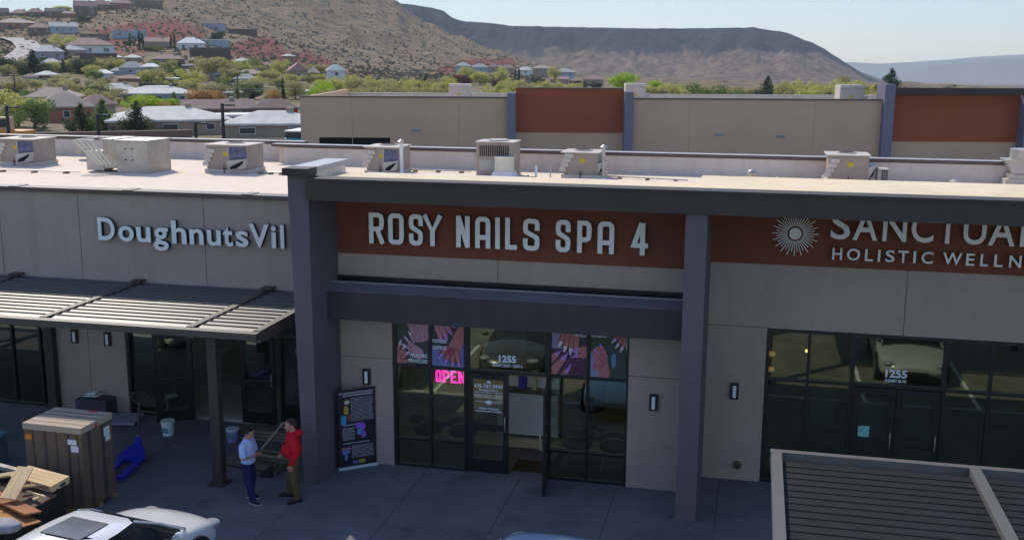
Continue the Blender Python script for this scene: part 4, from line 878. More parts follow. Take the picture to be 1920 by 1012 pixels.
# ------------------------------------------------------------------ things on the sidewalk
CARD = mat('cardboard', (.16, .108, .073), .75, .25, var=.05, scale=2.2, bump=.1, bscale=30, stretch=(6, 6, .6))
def pxt(u, v, z=0): return at(u, v, 2, z)
cb = thing('cardboard_crate', 'tall banded cardboard crate standing by the dumpster', 'crate', (-6.06, -3.72, 0), R(-1.5))
MB().box(0, 1.23, 0, .92, .10, 1.60).build('box_body', CARD, cb); MB().box(-.015, 1.245, -.015, .935, 1.602, 1.72).build('lid', mat('cardboard_lid', (.42, .33, .26), .9, .15, var=.08, scale=2), cb)
BAND = mat('dark_band_and_shade', (.075, .058, .052), .35, .5, var=.3)
for k, x in enumerate((.17, .42, .67, .92, 1.12)): MB().box(x, x+.035+.02*(k % 2), -.004, -.001, .22 if k > 2 else .45, 1.60).build('strap_and_shade_stripe', BAND, cb)
for y in (.18, .58): MB().box(1.232, 1.236, y, y+.09, .14, 1.60).build('strap_and_shade_stripe', BAND, cb)
for y in (.14, .33, .52, .71): MB().box(-.014, 1.244, y, y+.028, 1.7201, 1.7225).build('strap_and_shade_stripe', BAND, cb)  # louver shade stripes on the lid, painted as thin dark strips
MB().box(.94, 1.13, -.012, -.005, 1.38, 1.48).box(1.0, 1.16, -.012, -.005, 1.24, 1.36).build('label', WHITEP, cb); MB().box(1.237, 1.241, .66, .84, 1.33, 1.5).box(1.237, 1.241, .7, .85, 1.22, 1.32).build('label', WHITEP, cb)
MB().box(.02, .16, -.012, -.005, 1.40, 1.50).build('orange_tag', mat('orange_tag', (.75, .22, .03), .6, .3), cb); MB().box(1.25, 1.254, .40, .46, 1.6, 1.67).box(.75, .95, .86, .936, 1.721, 1.723).build('red_tag', mat('red_tag', (.6, .03, .03), .6, .3), cb)
MB().box(0, 1.24, 0, .08, 0, .1).box(0, 1.24, .4, .5, 0, .1).box(0, 1.24, .84, .93, 0, .1).build('skid', mat('pallet_wood', (.33, .24, .14), .85, .2, var=.25, scale=3, stretch=(1, 8, 8)), cb)
WOOD = mat('light_lumber', (.58, .42, .24), .8, .2, var=.18, scale=3, stretch=(1, 7, 7)); WOODD = MATS['pallet_wood']; WOODR = mat('reddish_board', (.30, .13, .06), .8, .2, var=.2, scale=3)
# dumpster: rim runs from far corner (125,901) towards the lower left
ds = thing('dumpster', 'black open dumpster heaped with scrap wood in the lower left corner', 'dumpster', (-4.78, -4.42, -.13), R(-14))
DK_ = mat('dumpster_black', (.018, .018, .020), .45, .5, var=.4, scale=3)
def frust(mb, x0, x1, y0, y1, z0, z1, k, t):   # open tapered bin
    for (a, b, c, d) in ((x0, x0+t, y0, y1), (x1-t, x1, y0, y1), (x0+t, x1-t, y0, y0+t), (x0+t, x1-t, y1-t, y1)):
        mb.box(a, b, c, d, z0, z1)
m_ = MB(); frust(m_, -2.1, 0, -3.0, 0, .0, 1.02, 1, .06); m_.box(-2.04, -.06, -2.94, -.06, .02, .06); m_.build('bin_body', DK_, ds)
m_ = MB(); frust(m_, -2.16, .06, -3.06, .06, 1.021, 1.09, 1, .11); m_.build('rim', mat('rim_glint', (.22, .21, .20), .30, 1.0, var=.6, scale=5), ds)  # sunlit glints painted into the rim as a paler mottled tone
for y in (-.6, -1.3, -2.0): MB().box(.001, .07, y-.04, y+.04, .05, 1.0).build('rib', DK_, ds)
def plank(label, p0, p1, wd, th, m, roll=0, nm='plank'):
    p0, p1 = Vector(p0), Vector(p1); d = p1-p0; L_ = d.length; q = d.to_track_quat('X', 'Z').to_matrix().to_4x4(); o = MB().box(-L_/2, L_/2, -wd/2, wd/2, -th/2, th/2).build(nm, m)
    o.matrix_world = Matrix.Translation((p0+p1)/2) @ q @ Matrix.Rotation(roll, 4, 'X'); return tag(o, label, 'plank')
plank('broad pale plank leaning diagonally across the dumpster heap', pxt(15, 935, 1.15)+Vector((0, 0, .0)), pxt(48, 876, 1.42), .26, .035, WOOD, R(8))
ft = pxt(70, 925, 1.0)
def pallet(name, label, c, rz, L_, W_, m, tilt=(0, 0), nb=6, cat='pallet'):
    t = thing(name, label, cat, c, rz); t.rotation_euler.x, t.rotation_euler.y = tilt
    for k in range(nb): y = -W_/2+.05+k*(W_-.1)/(nb-1); MB().box(-L_/2, L_/2, y-.05, y+.05, .101, .122).build('deck_board', m, t)
    for x in (-L_/2+.03, 0, L_/2-.03): MB().box(x-.022, x+.022, -W_/2, W_/2, .022, .10).build('stringer', m, t)
    for k in range(3): y = -W_/2+.06+k*(W_-.12)/2; MB().box(-L_/2, L_/2, y-.05, y+.05, 0, .021).build('bottom_board', m, t)
    return t
pallet('wooden_pallet', 'broken pale pallet lying on top of the dumpster heap', tuple(pxt(76, 903, 1.08)), R(-10), .95, .42, WOOD, (R(5), R(3)), 4)
plank('pale board sticking out at the left end of the dumpster heap', pxt(-10, 893, 1.18), pxt(52, 884, 1.2), .09, .04, WOOD, R(20))
plank('thin pale strip crossing the middle of the dumpster heap', pxt(40, 912, 1.12), pxt(98, 905, 1.14), .05, .04, WOOD, R(30))
plank('short split board in the right half of the dumpster', pxt(52, 921, 1.08), pxt(84, 931, 1.12), .07, .03, WOOD, R(-20))
plank('small chip of pale wood near the dumpster rim', pxt(62, 936, 1.08), pxt(82, 928, 1.1), .05, .03, WOOD, R(0))
plank('long reddish board along the front of the dumpster heap', pxt(-15, 925, 1.04), pxt(62, 962, 1.04), .3, .03, WOODR, R(-10))
plank('dark brown panel below the broad plank in the dumpster', pxt(25, 925, .98), pxt(85, 940, .98), .5, .03, mat('brown_panel', (.11, .07, .05), .8, .2, var=.2), R(6))
plank('wide orange-brown sheet nearest the camera in the dumpster', pxt(-15, 950, .98), pxt(50, 985, .95), .5, .02, mat('orange_board', (.36, .16, .06), .8, .2, var=.2), R(-5))
o = MB().ell((0, 0, 0), (.34, .22, .11), 0, 10, 7).build('white_sack', mat('dirty_white_sack', (.26, .26, .29), .7, .3, var=.3, scale=6, bump=.6, bscale=6), None, tuple(pxt(5, 985, 1.0))); tag(o, 'pale crumpled sack at the lower edge of the dumpster', 'sack')
o = box('rubble_fill', (-2.03, -.07, -2.93, -.07, .1, .80), mat('rubble', (.085, .055, .04), .95, .1, var=.6, scale=7, bump=1, bscale=8), ds)
plank('thin dark stick leaning out of the right side of the dumpster', pxt(88, 925, 1.0), pxt(122, 904, 1.12), .05, .04, mat('dark_stick', (.06, .05, .05), .8, .2))
# pallet jack
pj = thing('pallet_jack', 'blue pallet jack standing beside the cardboard crate', 'pallet jack', tuple(pxt(247, 868)), R(100))
m_ = MB()
m_.box(-1.05, 0, -.27, -.11, .06, .13).box(-1.05, 0, .11, .27, .06, .13); m_.build('fork', BLUEP, pj)
q_ = MB(); tp_ = [(-.05, -.28), (.10, -.28), (.46, -.06), (.46, .06), (.10, .28), (-.05, .28)]
q_.add([(x, y, .06) for x, y in tp_]+[(x*.95, y*.92, .17+.16*max(0, x)/.46) for x, y in tp_], [(5, 4, 3, 2, 1, 0), (6, 7, 8, 9, 10, 11)]+[(i, (i+1) % 6, 6+(i+1) % 6, 6+i) for i in range(6)]); q_.build('body', BLUEP, pj)
MB().cyl(.40, 0, .30, .46, .07, 12).build('pump', BLUEP, pj)
MB().tube([(.42, 0, .40), (.60, 0, 1.15)], .03, 8).tube([(.60, 0, 1.13), (.61, -.16, 1.22), (.64, -.16, 1.34), (.65, 0, 1.38), (.64, .16, 1.34), (.61, .16, 1.22), (.60, 0, 1.13)], .022, 8).build('handle', FRAME, pj)
for y in (-.05, .05): MB().tube([(.42, y-.035, .09), (.42, y+.035, .09)], .09, 14).build('wheel', BLACK, pj)
MB().cyl(.40, 0, .461, .48, .04, 10).build('pump_cap', GALV, pj)
# bucket(s)
def bucket(u, v, lab, m, h=.34, r=.145):
    t = thing('bucket', lab, 'bucket', tuple(pxt(u, v)), 0); mb = MB().cyl(0, 0, 0, h*.97, r*.86, 20, r1=r); mb.build('pail', m, t); MB().cyl(0, 0, h*.85, h, r*1.07, 20, r1=r*1.09).build('lid', WHITEP, t)
    MB().box(-.08, .07, -r*.99, -r*.9, .08, .19).build('label', mat('teal_label', (.08, .22, .28), .6, .3), t)
    MB().tube([(-r, 0, h*.8), (-r*.7, -.12, h*.5), (0, -.16, h*.42), (r*.7, -.12, h*.5), (r, 0, h*.8)], .005, 5).build('wire_handle', GALV, t)
bucket(316, 814, 'white lidded pail with a label standing alone in front of the open doughnut shop door', WHITEP)
bucket(437, 826, 'purplish pail behind the man in the pale blue shirt', mat('purple_pail', (.28, .24, .55), .5, .4), .30, .14)
# pallet heap behind the men
pc = pxt(487, 868)
pallet('wooden_pallet', 'weathered pallet lying on the sidewalk behind the two men', (pc.x, pc.y, 0), R(-8), 1.35, 1.0, mat('grey_pallet', (.17, .155, .12), .85, .2, var=.25, scale=3), nb=7)
GP_ = mat('grey_lumber', (.19, .165, .12), .85, .2, var=.25, scale=3)
plank('long pale board lying across the weathered pallet, farthest from the camera', (pc.x-.55, pc.y+.35, .17), (pc.x+.75, pc.y+.22, .20), .09, .04, GP_); plank('long board lying on the middle of the weathered pallet', (pc.x-.35, pc.y+.12, .16), (pc.x+.75, pc.y+.0, .17), .07, .04, mat('tan_lumber', (.28, .23, .15), .85, .2))
plank('short brown board on the near side of the weathered pallet', (pc.x-.15, pc.y-.2, .15), (pc.x+.45, pc.y-.3, .15), .16, .03, mat('brown_lumber', (.12, .08, .05), .85, .2)); plank('thin pale stick leaning up from the weathered pallet', (pc.x-.1, pc.y+.30, .2), (pc.x+.28, pc.y+.65, .72), .035, .035, mat('pale_stick', (.42, .40, .33), .8, .2))
# second stack of boards right behind
for k in range(3): plank(['lowest', 'middle', 'topmost'][k]+' of three grey boards stacked against the doughnut shop threshold', (-3.95, .75+.05*k, .06+.07*k), (-2.5, .85-.04*k, .06+.07*k), .35-.06*k, .06, GP_)
# flattened cart near the crate
t = thing('flat_cart', 'grey flat board lying on the sidewalk behind the cardboard crate', 'board', tuple(pxt(222, 790)), R(12)); MB().box(-.5, .5, -.35, .35, .04, .10).build('deck', mat('grey_deck', (.26, .27, .34), .7, .3), t)
t = thing('dark_planter', 'dark low bin by the tan wall with crumpled pale papers on it', 'bin', tuple(pxt(183, 775)), 0); MB().box(-.42, .42, -.25, .25, 0, .42).build('bin_body', mat('dark_tub', (.06, .06, .075), .6, .3), t, bev=.02)
o = MB().prism([(-.22, 0), (.20, .02), (.16, .04), (-.14, .03)], -.14, .14).prism([(-.18, .04), (.10, .06), (.14, .12), (-.08, .075)], -.1, .12).build('crumpled_paper', WHITEP, None, tuple(pxt(175, 741, .44))); tag(o, 'crumpled pale papers on the dark low bin', 'paper')
t = thing('utility_box', 'grey teal box at the left edge behind the dumpster', 'utility box', tuple(pxt(-24, 872)), R(5)); MB().box(-.35, .35, -.25, .25, 0, .62).build('cabinet', mat('teal_cabinet', (.13, .16, .20), .7, .3), t, bev=.02); MB().box(-.38, .38, -.28, .28, .621, .68).build('lid', mat('teal_lid', (.14, .22, .26), .6, .3), t)
o = MB().cyl(0, 0, 0, .07, .045, 10).build('paper_cup', WHITEP, None, tuple(pxt(431, 865))); tag(o, 'small white cup on the ground left of the weathered pallet', 'cup')
# banner stand
bl, br = pxt(637, 881), pxt(706, 870); bang = math.atan2(br.y-bl.y, br.x-bl.x); BW = (br-bl).length; BH = 1.70
bn = thing('banner_stand', 'black upright price banner with coloured pictures leaning at the pilaster', 'banner', tuple(bl), bang)
MB().box(0, BW, 0, .006, .05, BH).build('banner_sheet', mat('banner_black', (.018, .015, .022), .5, .3), bn); MB().box(-.02, BW+.02, -.04, .05, 0, .05).build('base_bar', mat('banner_base', (.55, .56, .62), .35, .5), bn); MB().box(-.01, BW+.01, -.006, .012, BH+.001, BH+.03).build('top_bar', FRAME, bn)
MB().tube([(BW/2, .02, .05), (BW/2, .02, BH)], .012, 6).build('support_pole', GALV, bn)
tl = MB(); random.seed(3)
def lines(x0, x1, z1, z0, n, hh=.010):
    tl = MB()
    for k in range(n):
        z = z1-(z1-z0)*k/n; x = x0
        while x < x1-.02:
            wd = random.uniform(.012, .045); e_ = min(x1, x+wd)
            tl.box(x, e_, -.004, -.001, z-hh, z); x += wd+.008
    tl.build('printed_text', mat('print_grey', (.44, .42, .50), .6, .3), bn)
lines(.03, BW-.04, BH-.03, BH-.07, 2, .014); lines(.10, BW-.06, BH-.085, BH-.125, 1, .032)
lines(.27, BW-.05, BH-.16, BH-.68, 18); lines(.10, .42, .97, .93, 1, .02); lines(.08, .35, .90, .62, 10); lines(.08, BW-.12, .57, .54, 1, .02); lines(.27, BW-.05, .50, .22, 10)
def blob(parts, m, nm):
    q = MB()
    for sh in parts:
        if sh[0] == 'e': q.prism([(sh[1]+sh[3]*math.cos(k*math.pi/7), sh[2]+sh[4]*math.sin(k*math.pi/7)) for k in range(14)], -.005, -.0011)
        else: q.box(sh[1], sh[2], -.0048, -.0011, sh[3], sh[4])
    q.build(nm, m, bn)
blob([('e', .19, 1.46, .06, .045)], mat('b_white', (.55, .5, .5), .6, .3), 'printed_logo'); blob([('b', .12, .22, 1.20, 1.34), ('e', .17, 1.35, .04, .04)], mat('b_yellow', (.42, .28, .05), .6, .3), 'printed_picture')
blob([('b', .05, .17, .98, 1.17)], mat('b_cyan', (.05, .26, .48), .6, .3), 'printed_picture'); blob([('b', .20, .27, 1.05, 1.18)], mat('b_red', (.25, .05, .06), .6, .3), 'printed_picture')
blob([('e', .42, .93, .06, .07), ('e', .52, .90, .06, .09), ('e', .53, .72, .06, .08)], mat('b_purple', (.28, .10, .62), .6, .3), 'printed_picture'); blob([('e', .44, .79, .05, .07)], mat('b_teal', (.10, .28, .50), .6, .3), 'printed_picture')
blob([('e', .10, .44, .05, .05), ('e', .20, .45, .05, .04)], mat('b_rose', (.30, .12, .24), .6, .3), 'printed_picture'); blob([('e', .11, .37, .05, .04), ('e', .19, .38, .05, .04), ('b', .12, .18, .20, .33)], mat('b_blue', (.16, .20, .52), .6, .3), 'printed_picture'); blob([('b', .42, .56, .10, .18)], mat('b_olive', (.30, .27, .05), .6, .3), 'printed_picture'); blob([('b', .29, .40, .10, .16)], mat('b_indigo', (.12, .12, .34), .6, .3), 'printed_picture')

# ------------------------------------------------------------------ people
def remesh(mb, name, m, parent, vox, smooth_it=3, mats=None):
    o = mb.build(name, mats or m, parent); r = o.modifiers.new('r', 'REMESH'); r.mode = 'VOXEL'; r.voxel_size = vox; r.use_smooth_shade = True
    s = o.modifiers.new('s', 'SMOOTH'); s.iterations = smooth_it; s.factor = .5; apply_mods(o)
    for p in o.data.polygons: p.use_smooth = True
    return o
def limb(mb, pts, rs):
    for i in range(len(pts)-1): mb.cone(pts[i], rs[i], pts[i+1], rs[i+1], 12)
def person(label, loc, rotz, S, arms, legs, skin, shirt, pants, shoe, hairm, sleeve='long', belly=.12, head_yaw=0, head_pitch=0, hood=False, logo=None):
    t = thing('person', label, 'person', loc, rotz); t.scale = (S*1.17, S*1.17, S)
    b = MB(); V = Vector
    hc = V((0, .02, 1.635)); HM = Matrix.Rotation(head_yaw, 4, 'Z') @ Matrix.Rotation(-head_pitch, 4, 'X')
    def H(p): return tuple(V((0, 0, 1.52)) + HM.to_3x3() @ V(p))
    b.ell(H((0, .015, .13)), (.076, .092, .108), 0, 16, 12, HM); b.ell(H((0, .050, .065)), (.055, .06, .06), 0, 12, 8, HM)
    b.cone(H((0, .105, .115)), .010, H((0, .122, .085)), .017); b.ell(H((0, .095, .045)), (.028, .02, .012), 0, 8, 6, HM); b.ell(H((0, .085, .15)), (.055, .02, .012), 0, 8, 6, HM); b.ell(H((0, .09, .012)), (.028, .025, .022), 0, 8, 6, HM)
    for sx in (-1, 1): b.ell(H((sx*.078, .005, .105)), (.012, .022, .034), 0, 8, 6, HM)
    b.cone((0, -.01, 1.40), .062, H((0, 0, .05)), .055)
    b.ell((0, 0, 1.30), (.165, .105, .20), 0, 16, 10); b.ell((0, .015, 1.10), (.135, belly-.01, .16), 0, 16, 10); b.ell((0, 0, .95), (.155, .11, .12), 0, 16, 10)
    for sx in (-1, 1):
        b.cone((0, 0, 1.42), .06, (sx*.165, 0, 1.385), .06)
        A = arms[0 if sx < 0 else 1]; limb(b, [V((sx*.18, 0, 1.37)), V(A[0]), V(A[1])], [.050, .038, .026])
        W_, hd, curl = V(A[1]), V(A[2]).normalized(), A[3]; side = V(A[4]).normalized(); nrm = hd.cross(side).normalized()
        b.cone(W_, .026, W_+hd*.04, .030)
        for k in range(3): b.cone(W_+hd*.04+side*.018*(k-1), .020, W_+hd*.085+side*.020*(k-1), .017)
        for k in range(4):
            ln = (.072, .08, .076, .06)[k]; p0 = W_+hd*.09+side*(.030-.020*k); p1 = p0+(hd+nrm*curl*.6).normalized()*ln*.5; p2 = p1+(hd*.6+nrm*curl*1.4).normalized()*ln*.5
            limb(b, [p0, p1, p2], [.0105, .0095, .008])
        p0 = W_+hd*.03+side*.03; p1 = p0+(hd*.6+side*.8).normalized()*.04; p2 = p1+(hd+nrm*curl*.6).normalized()*.03; limb(b, [p0, p1, p2], [.013, .011, .009])
        Lg = legs[0 if sx < 0 else 1]; limb(b, [V((sx*.09, 0, .92)), V(Lg[0]), V(Lg[1])], [.085, .055, .038])
        f = V(Lg[2]).normalized(); b.cone(V(Lg[1])-V((0, 0, .02)), .035, V(Lg[1])+f*.14-V((0, 0, .055)), .028)
    body = remesh(b, 'body', skin, t, .0085, 2)
    for sx in (-1, 1): MB().ell(H((sx*.030, .098, .118)), (.012, .008, .008), 0, 8, 6, HM).build('eye', mat('eye_dark', (.03, .02, .02), .2, .5), t)
    h = MB(); h.ell(H((0, -.004, .148)), (.086, .098, .104), 0, 16, 12, HM); h.ell(H((0, -.055, .09)), (.072, .055, .075), 0, 12, 8, HM)
    ho = remesh(h, 'hair', hairm, t, .010, 1)
    bm = bmesh.new(); bm.from_mesh(ho.data); inv = HM.inverted(); dl = []
    for v in bm.verts:
        q = inv.to_3x3() @ (v.co-V((0, 0, 1.52)))
        if q.y > .045 and q.z < .185 or (q.z < .09 and q.y > -.02): dl.append(v)
    bmesh.ops.delete(bm, geom=dl, context='VERTS'); bm.to_mesh(ho.data); bm.free()
    s = MB(); s.ell((0, 0, 1.28), (.195, .135, .22), 0, 18, 12); s.ell((0, .02, 1.10), (.175, belly+.03, .18), 0, 18, 12); s.ell((0, .01, .97), (.178, .135, .11), 0, 18, 10)
    s.cone((0, -.01, 1.42), .085, (0, -.01, 1.455), .070)
    for sx in (-1, 1):
        A = arms[0 if sx < 0 else 1]; s.cone((sx*.05, 0, 1.41), .085, (sx*.18, 0, 1.37), .078)
        if sleeve == 'long': limb(s, [V((sx*.18, 0, 1.37)), V(A[0]), V(A[0]).lerp(V(A[1]), .97)], [.078, .062, .045])
        else: limb(s, [V((sx*.18, 0, 1.37)), V((sx*.18, 0, 1.37)).lerp(V(A[0]), .78)], [.078, .070])
    if hood: s.ell((0, -.10, 1.44), (.125, .09, .075), 0, 14, 8)
    so_ = remesh(s, 'hoodie' if hood else 'shirt', shirt, t, .013, 3)
    p = MB(); p.ell((0, 0, .93), (.170, .128, .11), 0, 16, 10)
    for sx in (-1, 1):
        Lg = legs[0 if sx < 0 else 1]; limb(p, [V((sx*.088, 0, .90)), V(Lg[0]), V(Lg[1])+V((0, 0, .02))], [.098, .078, .064])
    remesh(p, 'trousers', pants, t, .013, 2)
    for sx in (-1, 1):
        Lg = legs[0 if sx < 0 else 1]; f = V(Lg[2]).normalized(); an = V(Lg[1]); q = MB(); a = V((an.x, an.y, .045))
        q.cone(a-f*.045, .045, a+f*.07, .042); q.cone(a+f*.07, .042, a+f*.15-V((0, 0, .008)), .036); q.cone(a, .044, a+V((0, 0, .05)), .042)
        sh_ = remesh(q, 'shoe', shoe, t, .011, 2)
        for v in sh_.data.vertices: v.co.z = max(v.co.z, .004)
        g = V((-f.y, f.x, 0)); MB().prism([(-.095, 0), (.19, 0), (.19, .014), (-.095, .014)], -.043, .043, 0, Matrix.Translation((an.x, an.y, 0)) @ Matrix.Rotation(math.atan2(f.y, f.x), 4, 'Z')).build('sole', mat('white_sole' if not hood else 'dark_sole', (.6, .6, .62) if not hood else (.02, .02, .02), .6, .3), sh_)
    if logo: 
        MB().box(-.06, .06, belly+.040, belly+.046, 1.24, 1.30).box(-.045, .045, belly+.047, belly+.050, 1.255, 1.285).build('chest_emblem', logo, t)
    return t
SKT = mat('skin_tone', (.42, .22, .16), .6, .3, var=.08, scale=8)
fl = at(468, 936, 2, 0)
person('man in a pale blue t-shirt and navy trousers standing with arms folded', (fl.x, fl.y, 0), R(-92), .84,
       [((-.25, .03, 1.10), (.04, .20, 1.15), (1, .05, .02), .5, (0, .2, 1)), ((.25, .04, 1.10), (-.03, .17, 1.09), (-1, .05, .02), .5, (0, .2, 1))],
       [((-.10, .03, .50), (-.11, -.03, .09), (-.05, 1, 0)), ((.11, .05, .50), (.15, .16, .09), (.35, 1, 0))], SKT,
       mat('pale_blue_shirt', (.42, .50, .80), .85, .2, var=.10, scale=6, bump=1.0, bscale=7), mat('navy_trousers', (.020, .022, .085), .85, .2, var=.15, scale=5, bump=.2, bscale=12), mat('black_shoe', (.014, .014, .018), .6, .3), mat('black_hair', (.012, .010, .012), .6, .3, bump=.4, bscale=120), 'short', .115, 0, R(18))
fr_ = at(553, 935, 2, 0)
person('man in a red hooded sweatshirt and khaki trousers standing beside the charcoal pilaster', (fr_.x, fr_.y, 0), R(120), .94,
       [((-.27, -.02, 1.10), (-.27, .06, .87), (0, .15, -1), .45, (0, 1, .1)), ((.27, .02, 1.10), (.30, .17, .90), (0, .35, -1), .8, (0, 1, .1))],
       [((-.12, .02, .50), (-.14, -.03, .09), (-.25, 1, 0)), ((.12, .03, .50), (.17, .07, .09), (.3, 1, 0))], mat('skin_ruddy', (.47, .24, .19), .6, .3, var=.08, scale=8),
       mat('red_hoodie', (.56, .012, .022), .88, .15, var=.16, scale=5, bump=1.0, bscale=7), mat('khaki_trousers', (.115, .085, .040), .9, .15, var=.12, scale=4, bump=.25, bscale=9), mat('brown_shoe', (.03, .022, .022), .7, .2), mat('grey_brown_hair', (.055, .035, .028), .7, .2, bump=.4, bscale=120), 'long', .155, R(10), R(10), True, mat('faded_emblem', (.20, .12, .26), .8, .2))
tp = at(524, 868, 1, fr_.y-.05); tb = at(500, 893, 2, 0)
t = thing('hand_tool', 'dark long handled tool hanging from the hand of the man in red', 'tool', tuple(tb))
g_ = Vector(tp)-Vector(tb); MB().tube([g_*.05, g_*.6, g_*1.02], .022, 8).build('handle', mat('tool_dark', (.025, .024, .03), .6, .3), t)
MB().box(-.13, .12, -.07, .07, .005, .05).prism([(-.12, .05), (.1, .05), (.14, .24), (.02, .20)], -.06, .06).build('tool_head', MATS['tool_dark'], t); MB().box(-.16, -.131, -.07, .07, .004, .02).build('edge', GALV, t)
# ------------------------------------------------------------------ cars
def car_paint(n, c): return mat(n, c, .28, .5, var=.02, coat=1.0)
CGL = mat('car_glass', (.02, .028, .03), .06, .8, var=.1); TYRE = mat('tyre', (.02, .02, .02), .85, .2); RIM = mat('rim_metal', (.45, .45, .47), .3, .5, metal=.8)
def car(name, label, loc, rotz, paint):
    t = thing(name, label, 'car', loc, rotz, None)         # local: heading +Y, origin under the nose centre
    ST = [(-4.62, .70, .62, .86), (-4.50, .84, .40, .98), (-4.2, .90, .28, 1.02), (-3.6, .93, .24, 1.03), (-2.8, .935, .22, 1.0), (-2.0, .935, .22, .985), (-1.30, .93, .22, .96), (-.95, .925, .22, .915), (-.60, .90, .24, .86), (-.30, .83, .28, .78), (-.08, .70, .36, .66), (0, .52, .42, .56)]
    vs = []; 
    for y, w, zb, zt in ST:
        sec = [(.86, zb), (.99, zb+.08), (1.0, lerp(zb, zt, .5)), (.985, zt-.16), (.93, zt-.045), (.74, zt+.005), (.40, zt+.035), (0, zt+.045)]
        row = [(w*a, y, z) for a, z in sec]; vs.append(row + [(-x, yy, z) for x, yy, z in row[-2::-1]])
    nn = len(vs[0]); b = MB(); b.add([p for r_ in vs for p in r_], [(i*nn+k, i*nn+k+1, (i+1)*nn+k+1, (i+1)*nn+k) for i in range(len(vs)-1) for k in range(nn-1)], 0, True)
    b.add(vs[0], [tuple(range(nn))], 0, True); b.add(vs[-1], [tuple(range(nn))[::-1]], 0, True)
    o = b.build('body', paint, t); md = o.modifiers.new('s', 'SUBSURF'); md.levels = md.render_levels = 2; apply_mods(o)
    bm = bmesh.new(); bm.from_mesh(o.data); bmesh.ops.recalc_face_normals(bm, faces=bm.faces); bm.to_mesh(o.data); bm.free()
    # greenhouse: rings from the belt to the roof edge
    def ring(z, yf, yb, wf, wm, wb):
        ys = [yf, yf-.10, yf-.5, (yf+yb)/2, yb+.4, yb+.08, yb]; ws = [wf*.70, wf, wm*.99, wm, wm*.96, wb, wb*.75]; L_ = [(w, y, z+(.0)) for y, w in zip(ys, ws)]
        return L_ + [(-x, y, zz) for x, y, zz in L_[::-1]]
    r0 = ring(.93, -1.02, -4.25, .78, .86, .74); r1 = ring(1.20, -1.48, -4.0, .68, .76, .66); r2 = ring(1.40, -1.92, -3.65, .57, .64, .58)
    n = len(r0); g = MB(); g.add(r0+r1+r2, [(j*n+k, j*n+(k+1) % n, (j+1)*n+(k+1) % n, (j+1)*n+k) for j in range(2) for k in range(n)], 0, True); g.build('windows', CGL, t)
    r3 = ring(1.405, -1.90, -3.67, .58, .65, .59); r4 = ring(1.45, -2.10, -3.40, .46, .52, .48); r5 = ring(1.468, -2.45, -3.1, .22, .26, .24)
    q = MB(); q.add(r3+r4+r5, [(j*n+k, j*n+(k+1) % n, (j+1)*n+(k+1) % n, (j+1)*n+k) for j in range(2) for k in range(n)]+[tuple(2*n+k for k in range(n))], 0, True); q.build('roof', paint, t)
    MB().add([(-.36, -2.28, 1.470), (.36, -2.28, 1.470), (.38, -2.92, 1.480), (-.38, -2.92, 1.480), (-.36, -2.28, 1.43), (.36, -2.28, 1.43), (.38, -2.92, 1.43), (-.38, -2.92, 1.43)], [(0, 3, 2, 1), (0, 1, 5, 4), (1, 2, 6, 5), (2, 3, 7, 6), (3, 0, 4, 7)]).build('sunroof', mat('sunroof_glass', (.10, .10, .095), .12, .8, var=.2), t)
    MB().box(-.80, .80, -1.035, -1.022, .905, .945).build('hood_gap', BLACK, t)
    for sx in (-1, 1):
        for pth, rr in (([(.79, -1.06, .93), (.70, -1.50, 1.20), (.565, -1.95, 1.40)], .020), ([(.865, -2.75, .97), (.775, -2.75, 1.2), (.64, -2.75, 1.40)], .018), ([(.79, -4.05, .96), (.70, -3.85, 1.2), (.58, -3.6, 1.39)], .03)):
            MB().tube([(sx*x, y, z) for x, y, z in pth], rr, 8).build('pillar', paint, t)
        MB().ell((sx*1.0, -1.42, 1.0), (.10, .055, .07), 0, 10, 7).cone((sx*.86, -1.4, .95), .025, (sx*.96, -1.42, .98), .02, 6).build('mirror', paint, t)
        MB().ell((sx*.66, -.20, .66), (.17, .16, .055), 0, 12, 8, Matrix.Rotation(sx*R(-28), 4, 'Z')).build('headlight', mat('headlight_glass', (.30, .32, .36), .1, .8, var=.2), t)
        for y in (-.92, -3.72):
            MB().tube([(sx*.72, y, .33), (sx*.945, y, .33)], .335, 24).build('tyre', TYRE, t); MB().tube([(sx*.93, y, .33), (sx*.952, y, .33)], .22, 16).build('rim', RIM, t)
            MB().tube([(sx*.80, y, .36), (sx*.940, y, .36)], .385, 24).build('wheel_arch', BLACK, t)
        MB().ell((sx*.72, -4.5, .82), (.15, .08, .07), 0, 10, 7).build('tail_light', mat('tail_red', (.4, .01, .01), .2, .6), t)
        MB().box(sx*.944-.006, sx*.944+.006, -2.5, -2.3, .78, .81).build('door_handle', paint, t)
    MB().box(-.35, .35, -.045, .012, .40, .50).build('grille', BLACK, t); MB().box(-.5, .5, -1.14, -1.06, .935, .955).build('wiper_cowl', BLACK, t)
    return t
CW = car_paint('white_car_paint', (.66, .67, .70)); cA = Vector((-2.44, -4.24, -.13))
car('parked_car', 'white car with a dark sunroof parked nose-in at the lower left', tuple(cA), R(-9), CW)
p = at(1040, 1002, 2, .76)
car('parked_car', 'pale car peeking in at the bottom edge in front of the salon', (p.x, p.y+.50, -.13), R(0), car_paint('shade_blue_paint', (.42, .55, .80)))  # blue cast of the building's shade painted into the car colour
for k, (x, c, lab, y) in enumerate(((.9, (.05, .055, .06), 'dark car parked under the frame in front of the salon', -6.3), (11.5, (.40, .42, .42), 'silver car parked under the pergola', -6.6), (8.6, (.55, .55, .52), 'white car parked beyond the pergola', -12.5), (14.5, (.10, .12, .10), 'dark green car parked beyond the pergola', -12.8), (3.0, (.6, .62, .6), 'pale car parked in the second row', -12.2))):
    car('parked_car', lab, (x, y, -.13), R(1), car_paint('car_paint_%d' % k, c))

